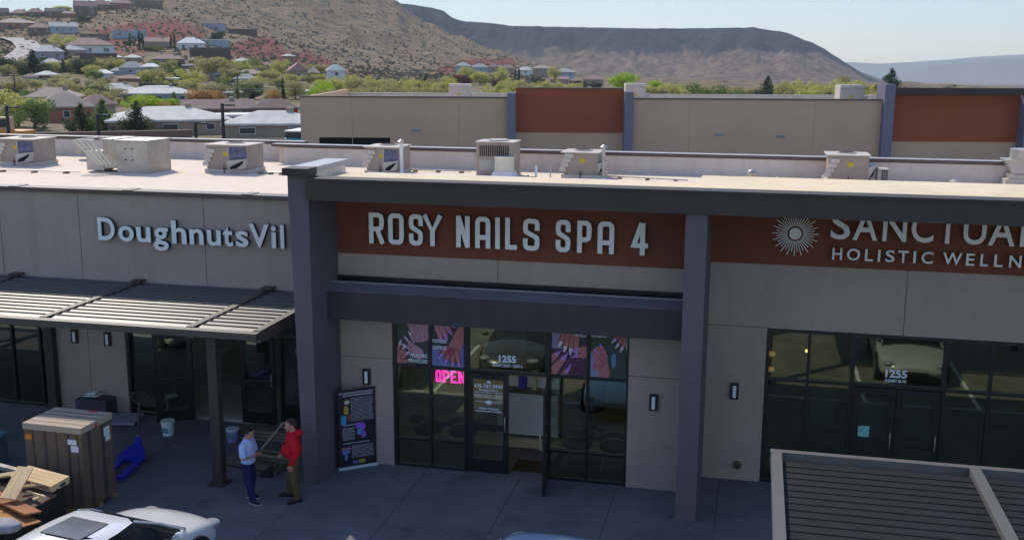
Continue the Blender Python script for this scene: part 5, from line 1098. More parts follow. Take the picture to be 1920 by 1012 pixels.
# ------------------------------------------------------------------ town houses
def hcol(n, c): return mat('house_'+n, c, .9, .15, var=.08, scale=.3)
def rcol(n, c): return mat('roof_'+n, c, .85, .2, var=.14, scale=.5, bump=.3, bscale=2)
HW = {'tan': hcol('tan', (.36, .27, .20)), 'white': hcol('white', (.62, .62, .62)), 'grey': hcol('grey', (.30, .30, .31)), 'brown': hcol('brown', (.20, .13, .10)), 'red': hcol('red', (.38, .05, .04)), 'blue': hcol('blue', (.34, .38, .44)), 'rust': hcol('rust', (.34, .14, .09))}
HR = {'grey': rcol('grey', (.36, .36, .35)), 'pale': rcol('pale', (.55, .54, .51)), 'brown': rcol('brown', (.19, .14, .13)), 'tan': rcol('tan', (.36, .29, .24)), 'white': rcol('white', (.74, .73, .70)), 'dark': rcol('dark', (.09, .08, .09)), 'rose': rcol('rose', (.32, .20, .18))}
WIN = mat('house_window', (.035, .045, .06), .15, .6, var=.2)
def house(u0, u1, vb, hpx, wall, roof, kind, label, r=None, rot=None, dep=.7, eave=.58):
    u = (u0+u1)/2; r = r or hit(u, vb); p = at_r(u, vb, r); W_ = (u1-u0)/F_PX*r*1.0; Ht = hpx/F_PX*r; D = max(5, W_*dep); 
    a = math.atan2(p.x-CAM.x, p.y-CAM.y); rz = -a + (rot if rot is not None else 0)
    c = Vector((p.x, p.y, 0)) + Vector((math.sin(a), math.cos(a), 0))*D*.5; z = min(ground_z(c.x, c.y), p.z)
    t = thing('house', label, 'house', (c.x, c.y, z), rz); up = p.z-z; He = up+Ht*eave; Ht += up
    MB().box(-W_/2+.4, W_/2-.4, -D/2+.4, D/2-.4, -2.5, He).build('wall', HW[wall], t)
    x, y = W_/2, D/2
    if kind == 'hip':
        k = min(x*.8, y); vs = [(-x, -y, He), (x, -y, He), (x, y, He), (-x, y, He), (-x+k, 0, Ht), (x-k, 0, Ht), (-x, -y, He-.25), (x, -y, He-.25), (x, y, He-.25), (-x, y, He-.25)]
        rf = MB().add(vs, [(0, 1, 5, 4), (1, 2, 5), (2, 3, 4, 5), (3, 0, 4), (6, 7, 1, 0), (7, 8, 2, 1), (8, 9, 3, 2), (9, 6, 0, 3)])
    elif kind == 'gable':
        vs = [(-x, -y, He), (x, -y, He), (x, y, He), (-x, y, He), (-x, 0, Ht), (x, 0, Ht), (-x, -y, He-.25), (x, -y, He-.25), (x, y, He-.25), (-x, y, He-.25)]
        rf = MB().add(vs, [(0, 1, 5, 4), (1, 2, 5), (2, 3, 4, 5), (3, 0, 4), (6, 7, 1, 0), (7, 8, 2, 1), (8, 9, 3, 2), (9, 6, 0, 3)])
    elif kind == 'front':      # gable facing the camera
        vs = [(-x, -y, He), (x, -y, He), (x, y, He), (-x, y, He), (0, -y, Ht), (0, y, Ht), (-x, -y, He-.25), (x, -y, He-.25), (x, y, He-.25), (-x, y, He-.25)]
        rf = MB().add(vs, [(0, 1, 4), (1, 2, 5, 4), (2, 3, 5), (3, 0, 4, 5), (6, 7, 1, 0), (7, 8, 2, 1), (8, 9, 3, 2), (9, 6, 0, 3)])
    else: rf = MB().box(-x, x, -y, y, He, He+.35)
    ro = rf.build('roof', HR[roof], t)
    if kind in ('hip', 'gable') and W_ > 9: MB().box(x*.3, x*.3+.8, -y*.1, y*.1+.6, lerp(He, Ht, .4), Ht+.35).build('chimney', HW['tan'], ro)
    n = max(1, int(W_/4.6)); wh = min(1.1, (He-up)*.34)
    if He-up > 1.6:
        rows = [up+(He-up)*.38] if He-up < 4.4 else [up+(He-up)*.14, up+(He-up)*.62]
        for zz in rows:
            for k in range(n):
                xx = -x+.4+(k+.5)*(W_-.8)/n; ww = (.42, .7, .5, .9)[(k*7+int(W_)) % 4]
                fo = MB().box(xx-ww-.1, xx+ww+.1, -y+.34, -y+.398, zz-.1, zz+wh+.1).build('window', HW['white' if wall != 'white' else 'grey'], t); MB().box(xx-ww, xx+ww, -y+.31, -y+.338, zz, zz+wh).build('pane', WIN, fo)
    return t
HL = [
 (205, 424, 256, 50, 'tan', 'pale', 'hip', 'big pale grey hip roofed house behind the dark conifer, nearest on the left'),
 (425, 600, 262, 50, 'tan', 'pale', 'hip', 'pale roofed house partly hidden by the left end of the far retail building'),
 (385, 480, 232, 21, 'brown', 'white', 'flat', 'dark carport with a white flat roof beside a street lamp'),
 (345, 475, 226, 36, 'brown', 'brown', 'gable', 'long brown roofed house behind the dark carport'),
 (470, 560, 224, 36, 'red', 'brown', 'hip', 'red walled house just left of the far retail building'),
 (75, 172, 232, 50, 'rust', 'tan', 'hip', 'brown roofed house with rust walls between two left tree clumps'),
 (60, 150, 205, 36, 'tan', 'tan', 'hip', 'tan hip roof directly behind the rust walled house'),
 (150, 215, 218, 36, 'tan', 'rose', 'hip', 'rosy brown roof right of the rust walled house'),
 (186, 256, 183, 24, 'tan', 'pale', 'hip', 'pale pyramid roof left of the long pale grey roof'),
 (232, 362, 194, 30, 'grey', 'pale', 'hip', 'long pale grey hip roof behind the lime green tree'),
 (262, 334, 163, 22, 'brown', 'white', 'flat', 'long low building with a bright white flat roof and dark shaded front'),
 (222, 266, 156, 14, 'rust', 'rose', 'hip', 'small red brown roof left of the white flat roofed building'),
 (180, 210, 147, 15, 'white', 'white', 'hip', 'tiny white house with a bright roof right of the round dark tree'),
 (208, 236, 142, 14, 'blue', 'grey', 'hip', 'small blue grey house right of the tiny white house'),
 (228, 268, 142, 24, 'blue', 'grey', 'hip', 'blue grey house with a slate roof on the lower slope'),
 (264, 302, 134, 14, 'grey', 'white', 'hip', 'house with a bright white flat looking roof at the foot of the slope'),
 (290, 345, 122, 18, 'brown', 'rose', 'hip', 'low brown roof above the bright white roof on the slope'),
 (342, 366, 130, 10, 'brown', 'white', 'flat', 'small bright roof low between two pale trees'),
 (128, 210, 104, 30, 'white', 'rose', 'hip', 'large two storey cream house below the pale green tree on the slope'),
 (118, 156, 105, 18, 'tan', 'pale', 'hip', 'tan wing left of the large cream house'),
 (66, 116, 112, 24, 'grey', 'pale', 'hip', 'grey green hip roofed house right of the curving road'),
 (80, 112, 128, 16, 'grey', 'pale', 'hip', 'small pale roof below the grey green hip roofed house'),
 (214, 270, 72, 22, 'blue', 'pale', 'flat', 'pale blue flat roofed villa above the cypresses on red soil'),
 (272, 320, 90, 18, 'tan', 'rose', 'gable', 'low long pink roofed house between cypresses'),
 (336, 382, 96, 24, 'white', 'white', 'hip', 'white house left of the big retaining wall house'),
 (378, 428, 88, 20, 'blue', 'white', 'flat', 'wide white flat topped house under the grey villa on the slope'),
 (380, 420, 56, 18, 'blue', 'brown', 'hip', 'grey villa with a dark roof standing highest above the red bank'),
 (0, 16, 36, 18, 'brown', 'rose', 'gable', 'brown ridge house at the left edge of the photo'),
 (22, 56, 36, 16, 'brown', 'rose', 'hip', 'second brown ridge house from the left edge'),
 (52, 82, 34, 16, 'brown', 'rose', 'hip', 'third brown ridge house from the left edge'),
 (88, 122, 32, 15, 'brown', 'dark', 'gable', 'dark roofed ridge house left of the yellow green ridge tree'),
 (116, 140, 32, 10, 'rust', 'tan', 'hip', 'low orange tinted house under the yellow green ridge tree'),
 (142, 180, 28, 24, 'brown', 'rose', 'gable', 'tall brown ridge house with a steep roof, left of its twin'),
 (172, 206, 22, 20, 'brown', 'rose', 'hip', 'brown ridge house touching the tall steep roofed one'),
 (204, 246, 18, 18, 'rust', 'rose', 'hip', 'ridge house with a red tiled roof right of a dark tree'),
 (248, 302, 11, 16, 'brown', 'rose', 'hip', 'ridge house at the very top of the photo'),
 (0, 62, 55, 18, 'rust', 'tan', 'hip', 'long brown house just below the left ridge houses'),
 (56, 100, 64, 18, 'brown', 'rose', 'hip', 'brown house above the curving road'),
 (96, 142, 62, 18, 'blue', 'grey', 'gable', 'slate blue house with white trim on the upper slope'),
 (155, 202, 76, 16, 'brown', 'brown', 'flat', 'dark brown flat house right of the slate blue house'),
 (440, 470, 122, 12, 'tan', 'pale', 'hip', 'pale house at the right foot of the village slope'),
 (470, 520, 132, 14, 'rose' if 0 else 'tan', 'rose', 'hip', 'rosy roofed house below the red bank'),
 (540, 576, 152, 32, 'tan', 'rose', 'front', 'tall tan gabled house right of the lime tree below the hill'),
 (576, 600, 150, 22, 'tan', 'tan', 'hip', 'tan house tucked beside the tall gabled house'),
 (612, 648, 148, 26, 'white', 'pale', 'hip', 'bright white two storey house at the foot of the hill'),
 (440, 500, 150, 18, 'tan', 'tan', 'hip', 'tan house behind the pale trees left of the cypress'),
 (543, 572, 166, 12, 'tan', 'tan', 'flat', 'low tan house right of the cypress'),
 (550, 582, 180, 12, 'tan', 'white', 'flat', 'low white roofed house left of the round lime tree'),
 (440, 482, 160, 20, 'blue', 'grey', 'hip', 'grey blue house behind the palm tree'),
 (420, 460, 185, 16, 'brown', 'white', 'flat', 'long low roof left of the palm tree'),
 (766, 792, 155, 8, 'tan', 'white', 'flat', 'small pale roof above the wide tree belt'),
 (852, 884, 132, 14, 'blue', 'grey', 'hip', 'leftmost grey roofed house under the red bank at centre'),
 (884, 916, 136, 16, 'blue', 'grey', 'hip', 'second grey roofed house under the red bank at centre'),
 (914, 936, 136, 16, 'tan', 'rose', 'hip', 'rose roofed house under the red bank at centre'),
 (936, 966, 138, 16, 'tan', 'rose', 'hip', 'rose roofed house at the right end of the red bank'),
 (970, 1000, 140, 14, 'white', 'pale', 'hip', 'pale house with cypresses right of the red bank'),
 (998, 1036, 136, 13, 'tan', 'tan', 'hip', 'tan house on the slope right of the red bank'),
 (1040, 1080, 145, 16, 'blue', 'grey', 'hip', 'grey blue house under the flank of the mesa'),
 (1030, 1066, 156, 12, 'tan', 'rose', 'gable', 'long rosy roof right of two small dark trees'),
 (1066, 1092, 160, 14, 'brown', 'rose', 'hip', 'brown house above the first rust panel'),
 (1094, 1132, 160, 18, 'tan', 'rose', 'hip', 'tan house with a peaked roof under the mesa, nearest the lime tree'),
 (1075, 1108, 168, 8, 'white', 'white', 'flat', 'white low roof over the first rust panel'),
 (885, 930, 160, 12, 'tan', 'pale', 'hip', 'pale low roof between dark red trees'),
]
RR = {}
for h in HL:
    u = (h[0]+h[1])/2
    r = hit(u, h[2])
    if u > 760: r = {True: 560, False: 430}[h[2] < 150]
    rr_ = r
    house(h[0], h[1], h[2], h[3], h[4], h[5], h[6], h[7], r=rr_, rot=R(random.uniform(-12, 12)))
EX = 0
for (ua, ub, va, vb_) in ((0, 240, 118, 205), (240, 560, 108, 188), (20, 330, 58, 112)):
    for q in range(11):
        u = random.uniform(ua, ub); v = random.uniform(va, vb_); w_ = random.uniform(22, 44)*(.7 if v < 112 else 1)
        if any(abs((h[0]+h[1])/2-u) < (h[1]-h[0])/2+w_*.45 and abs(h[2]-h[3]*.4-v+6) < h[3]*.55+6 for h in HL) or (u < 75 and v < 125): continue
        house(u-w_/2, u+w_/2, v, w_*.45, random.choice(['tan', 'brown', 'grey', 'tan', 'rust']), random.choice(['tan', 'grey', 'rose', 'pale', 'brown']), random.choice(['hip', 'gable', 'hip']), 'small low house among the trees of the left village', r=hit(u, v), rot=R(random.uniform(-40, 40)))['group'] = 'small low houses filling the left village'
        HL.append((u-w_/2, u+w_/2, v, w_*.45))
# curving road on the left slope
rd = MB(); pts = []
for u, v in ((-40, 72), (0, 74), (25, 74), (45, 80), (55, 90), (50, 100), (36, 112), (30, 122)):
    r = hit(u, v); pts.append((u, v, r))
vs = []
for i, (u, v, r) in enumerate(pts):
    p = at_r(u, v, r); 
    vs.append(Vector((p.x, p.y, 0)))
V2 = []
for i, p in enumerate(vs):
    d = (vs[min(i+1, len(vs)-1)]-vs[max(i-1, 0)]).normalized(); nrm = Vector((-d.y, d.x, 0))
    for s_ in (-5, -2, 2, 5): q = p+nrm*s_; V2.append((q.x, q.y, max(ground_z(q.x, q.y), ground_z(p.x, p.y))+.6))
rd.add(V2, [(i*4+k, (i+1)*4+k, (i+1)*4+k+1, i*4+k+1) for i in range(len(vs)-1) for k in range(3)], 0, True)
tag(rd.build('hillside_road', mat('pale_road', (.40, .36, .34), .9, .1, var=.06, scale=.05)), kind='structure')
# retaining walls on the slope
for u0, u1, vb, h, lab in ((360, 430, 112, 20, 'dark retaining wall under the wide white house'), (430, 480, 66, 10, 'dark retaining wall left of the dark spoil heap'), (155, 215, 112, 10, 'grey garden wall under the large cream house')):
    u = (u0+u1)/2; r = hit(u, vb); p = at_r(u, vb, r); W_ = (u1-u0)/F_PX*r; H = h/F_PX*r; a = math.atan2(p.x-CAM.x, p.y-CAM.y)
    t = thing('retaining_wall', lab, 'wall', (p.x, p.y, p.z-1), -a); MB().box(-W_/2, W_/2, 0, .6, -1, H+1).build('wall_face', mat('retaining_block', (.13, .085, .075), .9, .1, var=.15, scale=.5), t); MB().box(-W_/2-.1, W_/2+.1, -.1, .7, H+1.001, H+1.2).build('coping', mat('wall_coping', (.24, .18, .17), .9, .1), t)
# ------------------------------------------------------------------ trees
def leafm(n, c, c2): 
    m = mat('leaves_'+n, c, .8, .15, scale=.35, col2=c2, detail=3); b = m.node_tree.nodes['Principled BSDF']; 
    n = m.node_tree; tr = n.nodes.new('ShaderNodeBsdfTranslucent'); mx = n.nodes.new('ShaderNodeMixShader'); mx.inputs[0].default_value = .5
    n.links.new(b.inputs['Base Color'].links[0].from_socket, tr.inputs[0]); n.links.new(b.outputs[0], mx.inputs[1]); n.links.new(tr.outputs[0], mx.inputs[2]); n.links.new(mx.outputs[0], n.nodes['Material Output'].inputs['Surface'])
    return m
LV = {'lime': leafm('lime', (.28, .42, .02), (.46, .62, .04)), 'olive': leafm('olive', (.34, .31, .12), (.48, .43, .20)), 'dark': leafm('dark', (.045, .065, .032), (.095, .12, .055)), 'green': leafm('green', (.11, .17, .045), (.20, .27, .08)), 'orange': leafm('orange', (.38, .20, .06), (.52, .32, .12)), 'red': leafm('red', (.14, .055, .055), (.22, .10, .08)), 'yolive': leafm('yolive', (.42, .41, .11), (.58, .54, .19))}
BARK = mat('bark', (.10, .07, .05), .9, .1, var=.3, scale=2)
def crown_mesh(kind, seed):
    rnd = random.Random(seed); mb = MB(); blobs = []
    if kind == 'round':
        blobs = [(Vector((rnd.gauss(0, .2), rnd.gauss(0, .2), .52+rnd.gauss(0, .17))), rnd.uniform(.14, .25)) for _ in range(16)]; N = 3600; ls = .024
    elif kind == 'cone':
        blobs = [(Vector((rnd.gauss(0, .25*(1-z)), rnd.gauss(0, .25*(1-z)), .12+z*.84)), .05+.15*(1-z)) for z in [k/19 for k in range(20)]*2]; N = 3600; ls = .021
    elif kind == 'column': blobs = [(Vector((rnd.gauss(0, .02), rnd.gauss(0, .02), .1+.86*k/12)), .10*math.sin(math.pi*(.15+.8*k/12))**.6) for k in range(13)]; N = 1100; ls = .022
    elif kind == 'spread': blobs = [(Vector((rnd.uniform(-.42, .42), rnd.uniform(-.3, .3), .42+rnd.gauss(0, .16))), rnd.uniform(.12, .22)) for _ in range(22)]; N = 4200; ls = .022
    tot = sum(b[1]**2 for b in blobs)
    for c, r in blobs:
        n = int(N*r*r/tot)
        for _ in range(n):
            d = Vector((rnd.gauss(0, 1), rnd.gauss(0, 1), rnd.gauss(0, 1))).normalized(); p = c + Vector((d.x, d.y, d.z*.85))*r*rnd.uniform(.55, 1.12)
            a = (d+Vector((rnd.gauss(0, .5), rnd.gauss(0, .5), rnd.gauss(0, .5)+.3))).normalized(); t1 = a.orthogonal().normalized(); t1 = (Matrix.Rotation(rnd.uniform(0, 6.28), 3, a) @ t1); t2 = a.cross(t1); s = ls*rnd.uniform(.6, 1.5)
            mb.add([p-t1*s-t2*s*.4, p+t1*s*.2-t2*s*.7, p+t1*s+t2*s*.4, p-t1*s*.2+t2*s*.7], [(0, 1, 2, 3)])
    return mb
PROT = {}
def tree(label, u, vt, wpx, r, kind='round', leaf='olive', group=None, seed=0):
    p = at_r(u, 120, r); z = ground_z(p.x, p.y); top = at_r(u, vt-(5 if r < 500 and kind in ('round', 'spread') else 0), r).z; H = max(2.0, top-z); Wd = wpx/F_PX*r
    key = (kind, seed % 3)
    if key not in PROT: PROT[key] = crown_mesh(*key)
    k2 = key+(leaf,)
    if k2 not in PROT:
        me = bpy.data.meshes.new('crown'); m = PROT[key]; me.from_pydata(m.v, [], m.f); me.materials.append(LV[leaf]); me.update(); PROT[k2] = me
    t = thing('tree', label, 'tree', (p.x, p.y, z-.2), random.uniform(0, 6.28), group)
    c = bpy.data.objects.new('crown', PROT[k2]); COL.objects.link(c); c.parent = t
    wn = {'round': .82, 'cone': .62, 'column': .24, 'spread': 1.1}[kind]; s = Wd/wn
    if kind in ('round', 'spread') and H > s*1.3: c.scale = (s, s, s*1.35); c.location.z = H-c.scale.z*.95
    else: c.scale = (s, s, H)
    if 'trunk' not in PROT:
        tm = MB(); tm.tube([(0, 0, 0), (.01, .01, .3), (-.01, 0, .62)], [.035, .026, .012], 7)
        for k in range(5): a = k*1.3; tm.tube([(0, 0, .3+.05*k), (.16*math.cos(a), .16*math.sin(a), .52+.04*k)], [.014, .005], 5)
        me = bpy.data.meshes.new('trunk'); me.from_pydata(tm.v, [], tm.f); me.materials.append(BARK); me.update(); PROT['trunk'] = me
    b = bpy.data.objects.new('trunk', PROT['trunk']); COL.objects.link(b); b.parent = t; b.scale = (min(H, s)*.9, min(H, s)*.9, H)
    return t
for i, a in enumerate([
 ('tall bright lime tree clump at the left edge', 25, 163, 70, 165, 'round', 'yolive'), ('green tree right of the bright lime clump at the left edge', 55, 175, 52, 158, 'round', 'green'), ('green bush at the very left edge under the lime clump', 2, 205, 46, 150, 'round', 'green'),
 ('left of the two dark feathery conifers behind the unlit lamp pole', 145, 190, 42, 152, 'cone', 'dark'), ('right of the two feathery conifers behind the dark lamp pole', 186, 182, 52, 150, 'cone', 'green'), ('single dark conifer in front of the big pale grey roof', 250, 185, 44, 146, 'cone', 'dark'),
 ('brilliant lime green tree behind the big pale grey roof', 278, 177, 60, 215, 'round', 'lime'), ('orange leafed round tree right of the long pale roof', 385, 163, 56, 235, 'round', 'orange'), ('salmon coloured bush between the lime tree and the carport', 328, 192, 40, 205, 'round', 'orange'), ('small dark green tree before the long pale grey roof', 323, 170, 26, 225, 'cone', 'green'),
 ('big dark conifer right of the curving road', 62, 92, 44, 330, 'cone', 'dark'), ('round dark umbrella shaped tree on a bare trunk', 156, 107, 38, 340, 'round', 'dark'), ('dark tree left of the umbrella shaped tree', 118, 110, 18, 345, 'cone', 'dark'), ('dark slim tree beside the large cream house', 121, 84, 14, 430, 'column', 'dark'),
 ('pale green tree above the large cream house', 134, 66, 40, 470, 'round', 'yolive'), ('dark grey green tree under the brown ridge houses', 163, 28, 24, 640, 'round', 'dark'), ('yellow green ridge tree among the brown houses', 125, 8, 28, 700, 'round', 'yolive'), ('yellow green tree below the left ridge houses', 51, 31, 22, 660, 'round', 'yolive'), ('dark tree on the ridge against the sky', 215, 0, 14, 800, 'round', 'dark'),
 ('olive tree clump above the tan hip roof at left', 160, 145, 80, 265, 'spread', 'olive'), ('olive tree left of the palest pyramid roof', 185, 165, 60, 240, 'round', 'olive'), ('wide pale tree left of the big dark conifer', 15, 115, 44, 330, 'spread', 'olive'), ('brownish tree at the left edge above the lime clump', 5, 105, 30, 350, 'round', 'dark'), ('pale olive tree behind the lime clump', 30, 140, 60, 280, 'spread', 'olive'), ('pale olive tree below the big dark conifer', 105, 135, 50, 300, 'spread', 'olive'),
 ('bright small tree left of the umbrella shaped tree', 133, 112, 22, 350, 'round', 'yolive'), ('olive tree right of the umbrella shaped tree', 188, 108, 34, 350, 'round', 'olive'), ('small yellow green tree by the blue grey house', 218, 112, 24, 360, 'round', 'yolive'), ('round yellow tree above the white flat roof', 274, 128, 26, 300, 'round', 'yolive'), ('round olive tree beside the yellow one above the white flat roof', 300, 127, 26, 300, 'round', 'olive'),
 ('dark bare looking tree between pale trees at mid slope', 336, 112, 16, 340, 'cone', 'dark'), ('large pale tree right of the dark bare looking one', 408, 100, 66, 330, 'round', 'olive'), ('second large pale tree behind the village', 430, 118, 50, 320, 'spread', 'olive'), ('pale tree under the low brown roof', 318, 112, 26, 345, 'round', 'olive'), ('grey green tree left of the palm', 400, 150, 50, 270, 'spread', 'olive'), ('grey green tree between the white flat roof and the orange tree', 355, 130, 34, 300, 'round', 'yolive'),
 ('left cypress below the pale blue villa', 246, 60, 5, 480, 'column', 'dark'), ('middle cypress below the pale blue villa', 264, 55, 6, 480, 'column', 'dark'), ('right cypress below the pale blue villa', 270, 60, 6, 480, 'column', 'dark'), ('left cypress before the white house', 323, 62, 5, 480, 'column', 'dark'), ('right cypress before the white house', 329, 58, 5, 480, 'column', 'dark'),
 ('dark green shrub mass under the grey villa', 412, 48, 30, 590, 'spread', 'dark'), ('low green hedge before the pink roofed house', 290, 84, 40, 460, 'spread', 'green'), ('dark shrub under the pale blue villa', 240, 72, 26, 500, 'spread', 'dark'),
 ('lime tree below the dark red heap', 525, 113, 24, 380, 'round', 'yolive'), ('yellow green tree left of the low tan house', 508, 132, 32, 330, 'round', 'yolive'), ('slim dark cypress left of the round lime tree', 529, 142, 8, 250, 'column', 'dark'), ('orange brown bush at the foot of the slim cypress', 513, 168, 26, 235, 'round', 'orange'), ('grey green tree right of the slim cypress', 552, 150, 36, 260, 'round', 'olive'), ('olive tree before the white two storey house', 600, 120, 36, 400, 'round', 'olive'),
 ('round lime green tree above the far retail roof', 600, 151, 44, 240, 'round', 'lime'), ('dark green tree left of the grey blue house', 470, 165, 30, 260, 'round', 'dark'), ('yellowish tree at the left of the village foot', 445, 140, 24, 320, 'round', 'olive'),
 ('small dark conifer left of the pale far roof unit', 797, 140, 20, 330, 'cone', 'dark'), ('taller dark conifer next to the pale far roof unit', 832, 140, 26, 300, 'cone', 'green'), ('dark red tree right of the far roof unit', 862, 138, 34, 330, 'round', 'red'), ('dark red small tree farther right', 930, 148, 20, 330, 'round', 'red'), ('pale yellow tree above the left far roof unit', 880, 125, 30, 370, 'round', 'yolive'), ('pale yellow tree among the grey roofed houses', 900, 133, 32, 350, 'round', 'yolive'), ('pale yellow tree right of the grey roofed houses', 938, 127, 26, 370, 'round', 'yolive'),
 ('tiny left cypress right of the red bank', 966, 130, 4, 420, 'column', 'dark'), ('tiny right cypress right of the red bank', 973, 124, 5, 420, 'column', 'dark'), ('small dark round tree before the tan slope house', 1008, 145, 16, 340, 'round', 'dark'), ('pale tree on the slope beside the grey blue house', 1040, 128, 18, 420, 'round', 'yolive'), ('dark bush over the first rust panel', 1118, 152, 26, 340, 'spread', 'dark'), ('dark small bush left of the dark bush over the rust panel', 1092, 153, 16, 340, 'round', 'dark'),
 ('vivid lime tree left of the far unit beside the rust panel', 1169, 135, 40, 300, 'round', 'lime'), ('small vivid lime tree right of the far unit beside the rust panel', 1231, 150, 24, 310, 'round', 'lime'), ('bushy dark green tree over the far tan wall', 1335, 156, 60, 220, 'round', 'green'), ('dark conifer over the middle of the far tan wall', 1442, 140, 36, 230, 'cone', 'dark'), ('tall dark layered conifer against the blue mountains', 1673, 126, 44, 240, 'cone', 'dark'),
 ('tiny dark tree over the right rust panel', 1786, 160, 22, 330, 'spread', 'dark'), ('thin pale sapling in the right tree belt', 1586, 143, 18, 300, 'round', 'olive')]):
    tree(*a, seed=i)
k = 0
for u0, u1, vt, r, lf, step in ((615, 850, 150, 270, 'yolive', 17), (620, 860, 161, 215, 'olive', 18), (940, 1090, 156, 265, 'yolive', 17), (955, 1110, 166, 215, 'yolive', 20), (1205, 1320, 164, 250, 'yolive', 18), (1375, 1420, 166, 260, 'olive', 18), (1470, 1665, 157, 255, 'yolive', 17), (1480, 1700, 165, 215, 'yolive', 20)):
    u = u0
    while u < u1:
        k += 1; tree('pale yellow green tree in the continuous belt of spring trees beyond the far retail roof', u, vt-4+random.uniform(-6, 5), random.uniform(28, 46), r+random.uniform(-15, 15), 'round' if k % 3 else 'spread', lf if k % 4 else 'olive', 'belt of pale spring trees beyond the far roof', seed=k); u += step
for (ua, ub, va, vb) in ((0, 200, 120, 200), (200, 440, 120, 200), (440, 600, 130, 190)):
    for q in range(20):
        u = random.uniform(ua, ub); v = random.uniform(va, vb); r = hit(u, v); k += 1
        tree('small pale tree scattered between the houses of the left village', u, v-random.uniform(14, 26), random.uniform(16, 36), r, 'round' if k % 2 else 'spread', ('olive', 'yolive', 'olive', 'green')[k % 4], 'small trees scattered among the village houses', seed=k)
# palm
p = at_r(445, 195, 220); z = ground_z(p.x, p.y); t = thing('palm_tree', 'palm tree with drooping fronds behind the dark carport', 'palm tree', (p.x, p.y, z)); H = at_r(445, 168, 220).z-z
MB().tube([(0, 0, 0), (.1, 0, H*.5), (0, 0, H)], [.28, .2, .18], 8).build('trunk', BARK, t); q = MB(); rnd = random.Random(5)
for k in range(26):
    a = k*2.4; el = rnd.uniform(-.5, 1.1); L_ = rnd.uniform(1.5, 2.1); prev = None
    pts = [Vector((math.cos(a)*math.cos(el)*L_*s, math.sin(a)*math.cos(el)*L_*s, H+math.sin(el)*L_*s-1.3*s*s)) for s in (0, .35, .7, 1)]
    sd = Vector((-math.sin(a), math.cos(a), 0))
    for j in range(3): w0, w1 = (.10, .22, .16, .02)[j], (.10, .22, .16, .02)[j+1]; q.add([pts[j]-sd*w0, pts[j+1]-sd*w1, pts[j+1]+sd*w1, pts[j]+sd*w0], [(0, 1, 2, 3)])
q.build('crown', LV['green'], t)
# ------------------------------------------------------------------ street lamps, poles, machines
def lamp_post(u, vt, vb, r, label, arm=1):
    p = at_r(u, vb, r); zt_ = at_r(u, vt, r).z; z = -.2 if r < 80 else ground_z(p.x, p.y); t = thing('street_lamp', label, 'street lamp', (p.x, p.y, z), 0, 'dark lamp posts behind the roof'); H = zt_-z
    MB().tube([(0, 0, 0), (0, 0, H)], .085, 8).build('pole', FRAME, t); MB().cyl(0, 0, 0, .6, .22, 12).build('base', CONC, t)
    MB().box(0, arm*.3, -.04, .04, H-.11, H-.05).box(arm*.25, arm*.62, -.13, .13, H-.12, H-.04).build('lamp_head', FRAME, t)
lamp_post(17, 198, 258, 60, 'leftmost dark lamp post, near the orange machine'); lamp_post(186, 213, 258, 60, 'dark lamp post before the pair of feathery conifers'); lamp_post(368, 228, 262, 58, 'shortest lamp post, right of the big pale grey roof'); lamp_post(420, 194, 268, 55, 'tallest dark lamp post, beside the dark carport')
for k, (u, vt, r) in enumerate(((447, 138, 250), (786, 157, 250), (30, 138, 250))):
    p = at_r(u, 190, r); z = ground_z(p.x, p.y); H = at_r(u, vt, r).z-z; t = thing('utility_pole', ['wooden utility pole above the palm tree', 'thin wooden utility pole left of the pale far roof unit', 'wooden utility pole in the trees at the left edge'][k], 'utility pole', (p.x, p.y, z), R(30)); MB().tube([(0, 0, 0), (0, 0, H)], .15, 7).build('pole', BARK, t); MB().box(-1.1, 1.1, -.06, .06, H-.6, H-.45).build('crossarm', BARK, t)
for k, (va, vb_) in enumerate(((147, 160), (155, 168))):
    pts = []
    for j in range(13): s = j/12; u = lerp(-40, 600, s); pts.append(at_r(u, lerp(va-6, vb_-2, s)+6*math.sin(math.pi*s)*1.0, 235))
    tag(MB().tube(pts, .035, 5).build('power_line', mat('wire_grey', (.40, .40, .40), .5, .3)), ['upper power line sagging across the left village', 'lower power line sagging across the left village'][k], 'power line')
# orange excavator at the left, turquoise van
p = at_r(26, 256, 120); t = thing('excavator', 'orange construction machine half hidden by the roof at the far left', 'excavator', (p.x, p.y, ground_z(p.x, p.y))); OR = mat('machine_orange', (.60, .24, .04), .5, .4, var=.1)
MB().box(-1.0, 1.9, -1, 1, .9, 1.9).build('engine_housing', OR, t, bev=.08); MB().box(-1.4, .2, -.9, .0, 1.901, 3.2).build('cab', mat('cab_tan', (.48, .32, .20), .5, .4), t, bev=.05); MB().box(-1.3, .1, -.93, -.905, 2.2, 3.0).build('window', WIN, t)
for s_ in (-1, 1): MB().box(-1.8, 2.0, s_*.8-.25, s_*.8+.25, 0, .8).build('track', BLACK, t, bev=.2)
MB().tube([(-1.2, .5, 1.6), (-3.4, .5, 3.2), (-5.0, .5, 1.6)], .22, 8).build('boom', OR, t)
p = at_r(552, 273, 74); t = thing('van', 'turquoise van parked at the left end of the far retail building', 'van', (p.x, p.y, -.13), R(3)); TQ = mat('turquoise_paint', (.03, .30, .30), .35, .5, coat=.6)
zt_ = at_r(552, 245, 74).z+.13
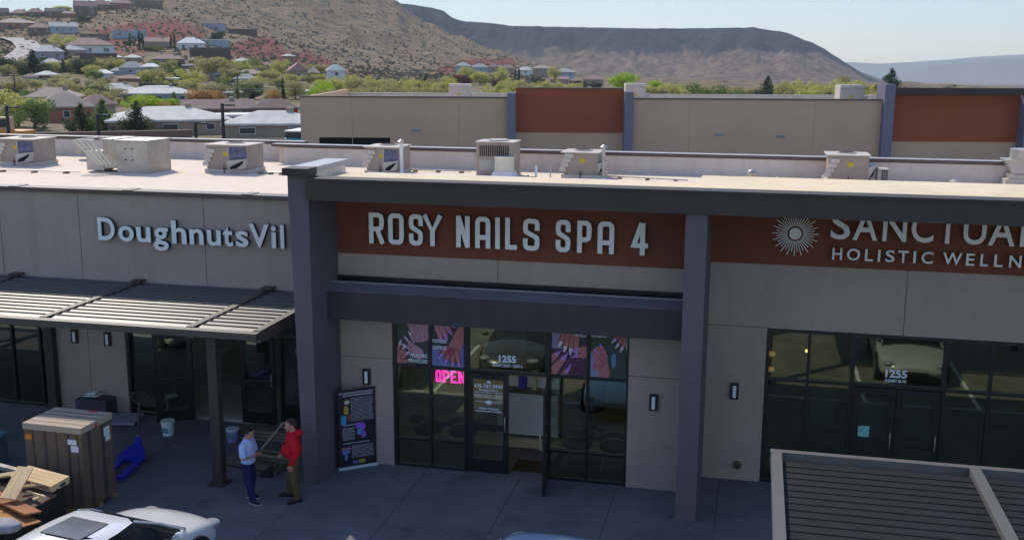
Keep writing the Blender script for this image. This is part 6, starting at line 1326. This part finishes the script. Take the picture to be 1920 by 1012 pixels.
MB().box(-.75, .75, 0, 4.4, .35, zt_*.86).build('body', TQ, t, bev=.10); MB().box(-.70, .70, .12, 4.2, zt_*.86+.001, zt_*.965).build('windows', WIN, t, bev=.08); MB().box(-.73, .73, .10, 4.25, zt_*.965+.001, zt_).build('roof', WHITEP, t, bev=.05)
MB().box(-.78, .78, -.08, .02, .30, .55).build('bumper', BLACK, t)
for sx in (-1, 1):
    for y in (.8, 3.5): MB().tube([(sx*.6, y, .33), (sx*.79, y, .33)], .33, 14).build('wheel', TYRE, t)
    MB().box(sx*.60-.08, sx*.60+.08, -.02, -.003, .8, 1.05).build('tail_light', mat('lamp_red', (.4, .02, .02), .3, .5), t)
# low walls behind the rear parapet (property fence)
for u0, u1, v, r, c, lab in ((-30, 360, 248, 125, 'rust', 'long red brown block wall behind the left parapet'), (360, 565, 258, 105, 'tan', 'tan block wall left of the far retail building')):
    a = at_r(u0, v, r); b = at_r(u1, v, r); d = Vector((b.x-a.x, b.y-a.y, 0)); L_ = d.length; zz = ground_z((a.x+b.x)/2, (a.y+b.y)/2); H = a.z-zz
    t = thing('block_wall', lab, 'wall', (a.x, a.y, zz-.3), math.atan2(d.y, d.x)); MB().box(0, L_, 0, .25, 0, max(1.6, H)).build('wall_face', HW['brown' if c == 'rust' else 'tan'], t); MB().box(-.05, L_+.05, -.06, .31, max(1.6, H)+.001, max(1.6, H)+.12).build('coping', HW['tan'], t)
# ------------------------------------------------------------------ haze
hz = tag(box('haze', (-11500, 11500, -1500, 11500, -500, 900), None), kind='stuff')
hm = bpy.data.materials.new('haze_air'); hm.use_nodes = True; n = hm.node_tree
for x in list(n.nodes):
    if x.type != 'OUTPUT_MATERIAL': n.nodes.remove(x)
pv = n.nodes.new('ShaderNodeVolumePrincipled'); pv.inputs['Density'].default_value = .00013; pv.inputs['Color'].default_value = (.74, .88, 1.0, 1); n.links.new(pv.outputs[0], n.nodes['Material Output'].inputs['Volume'])
hz.data.materials.clear(); hz.data.materials.append(hm)
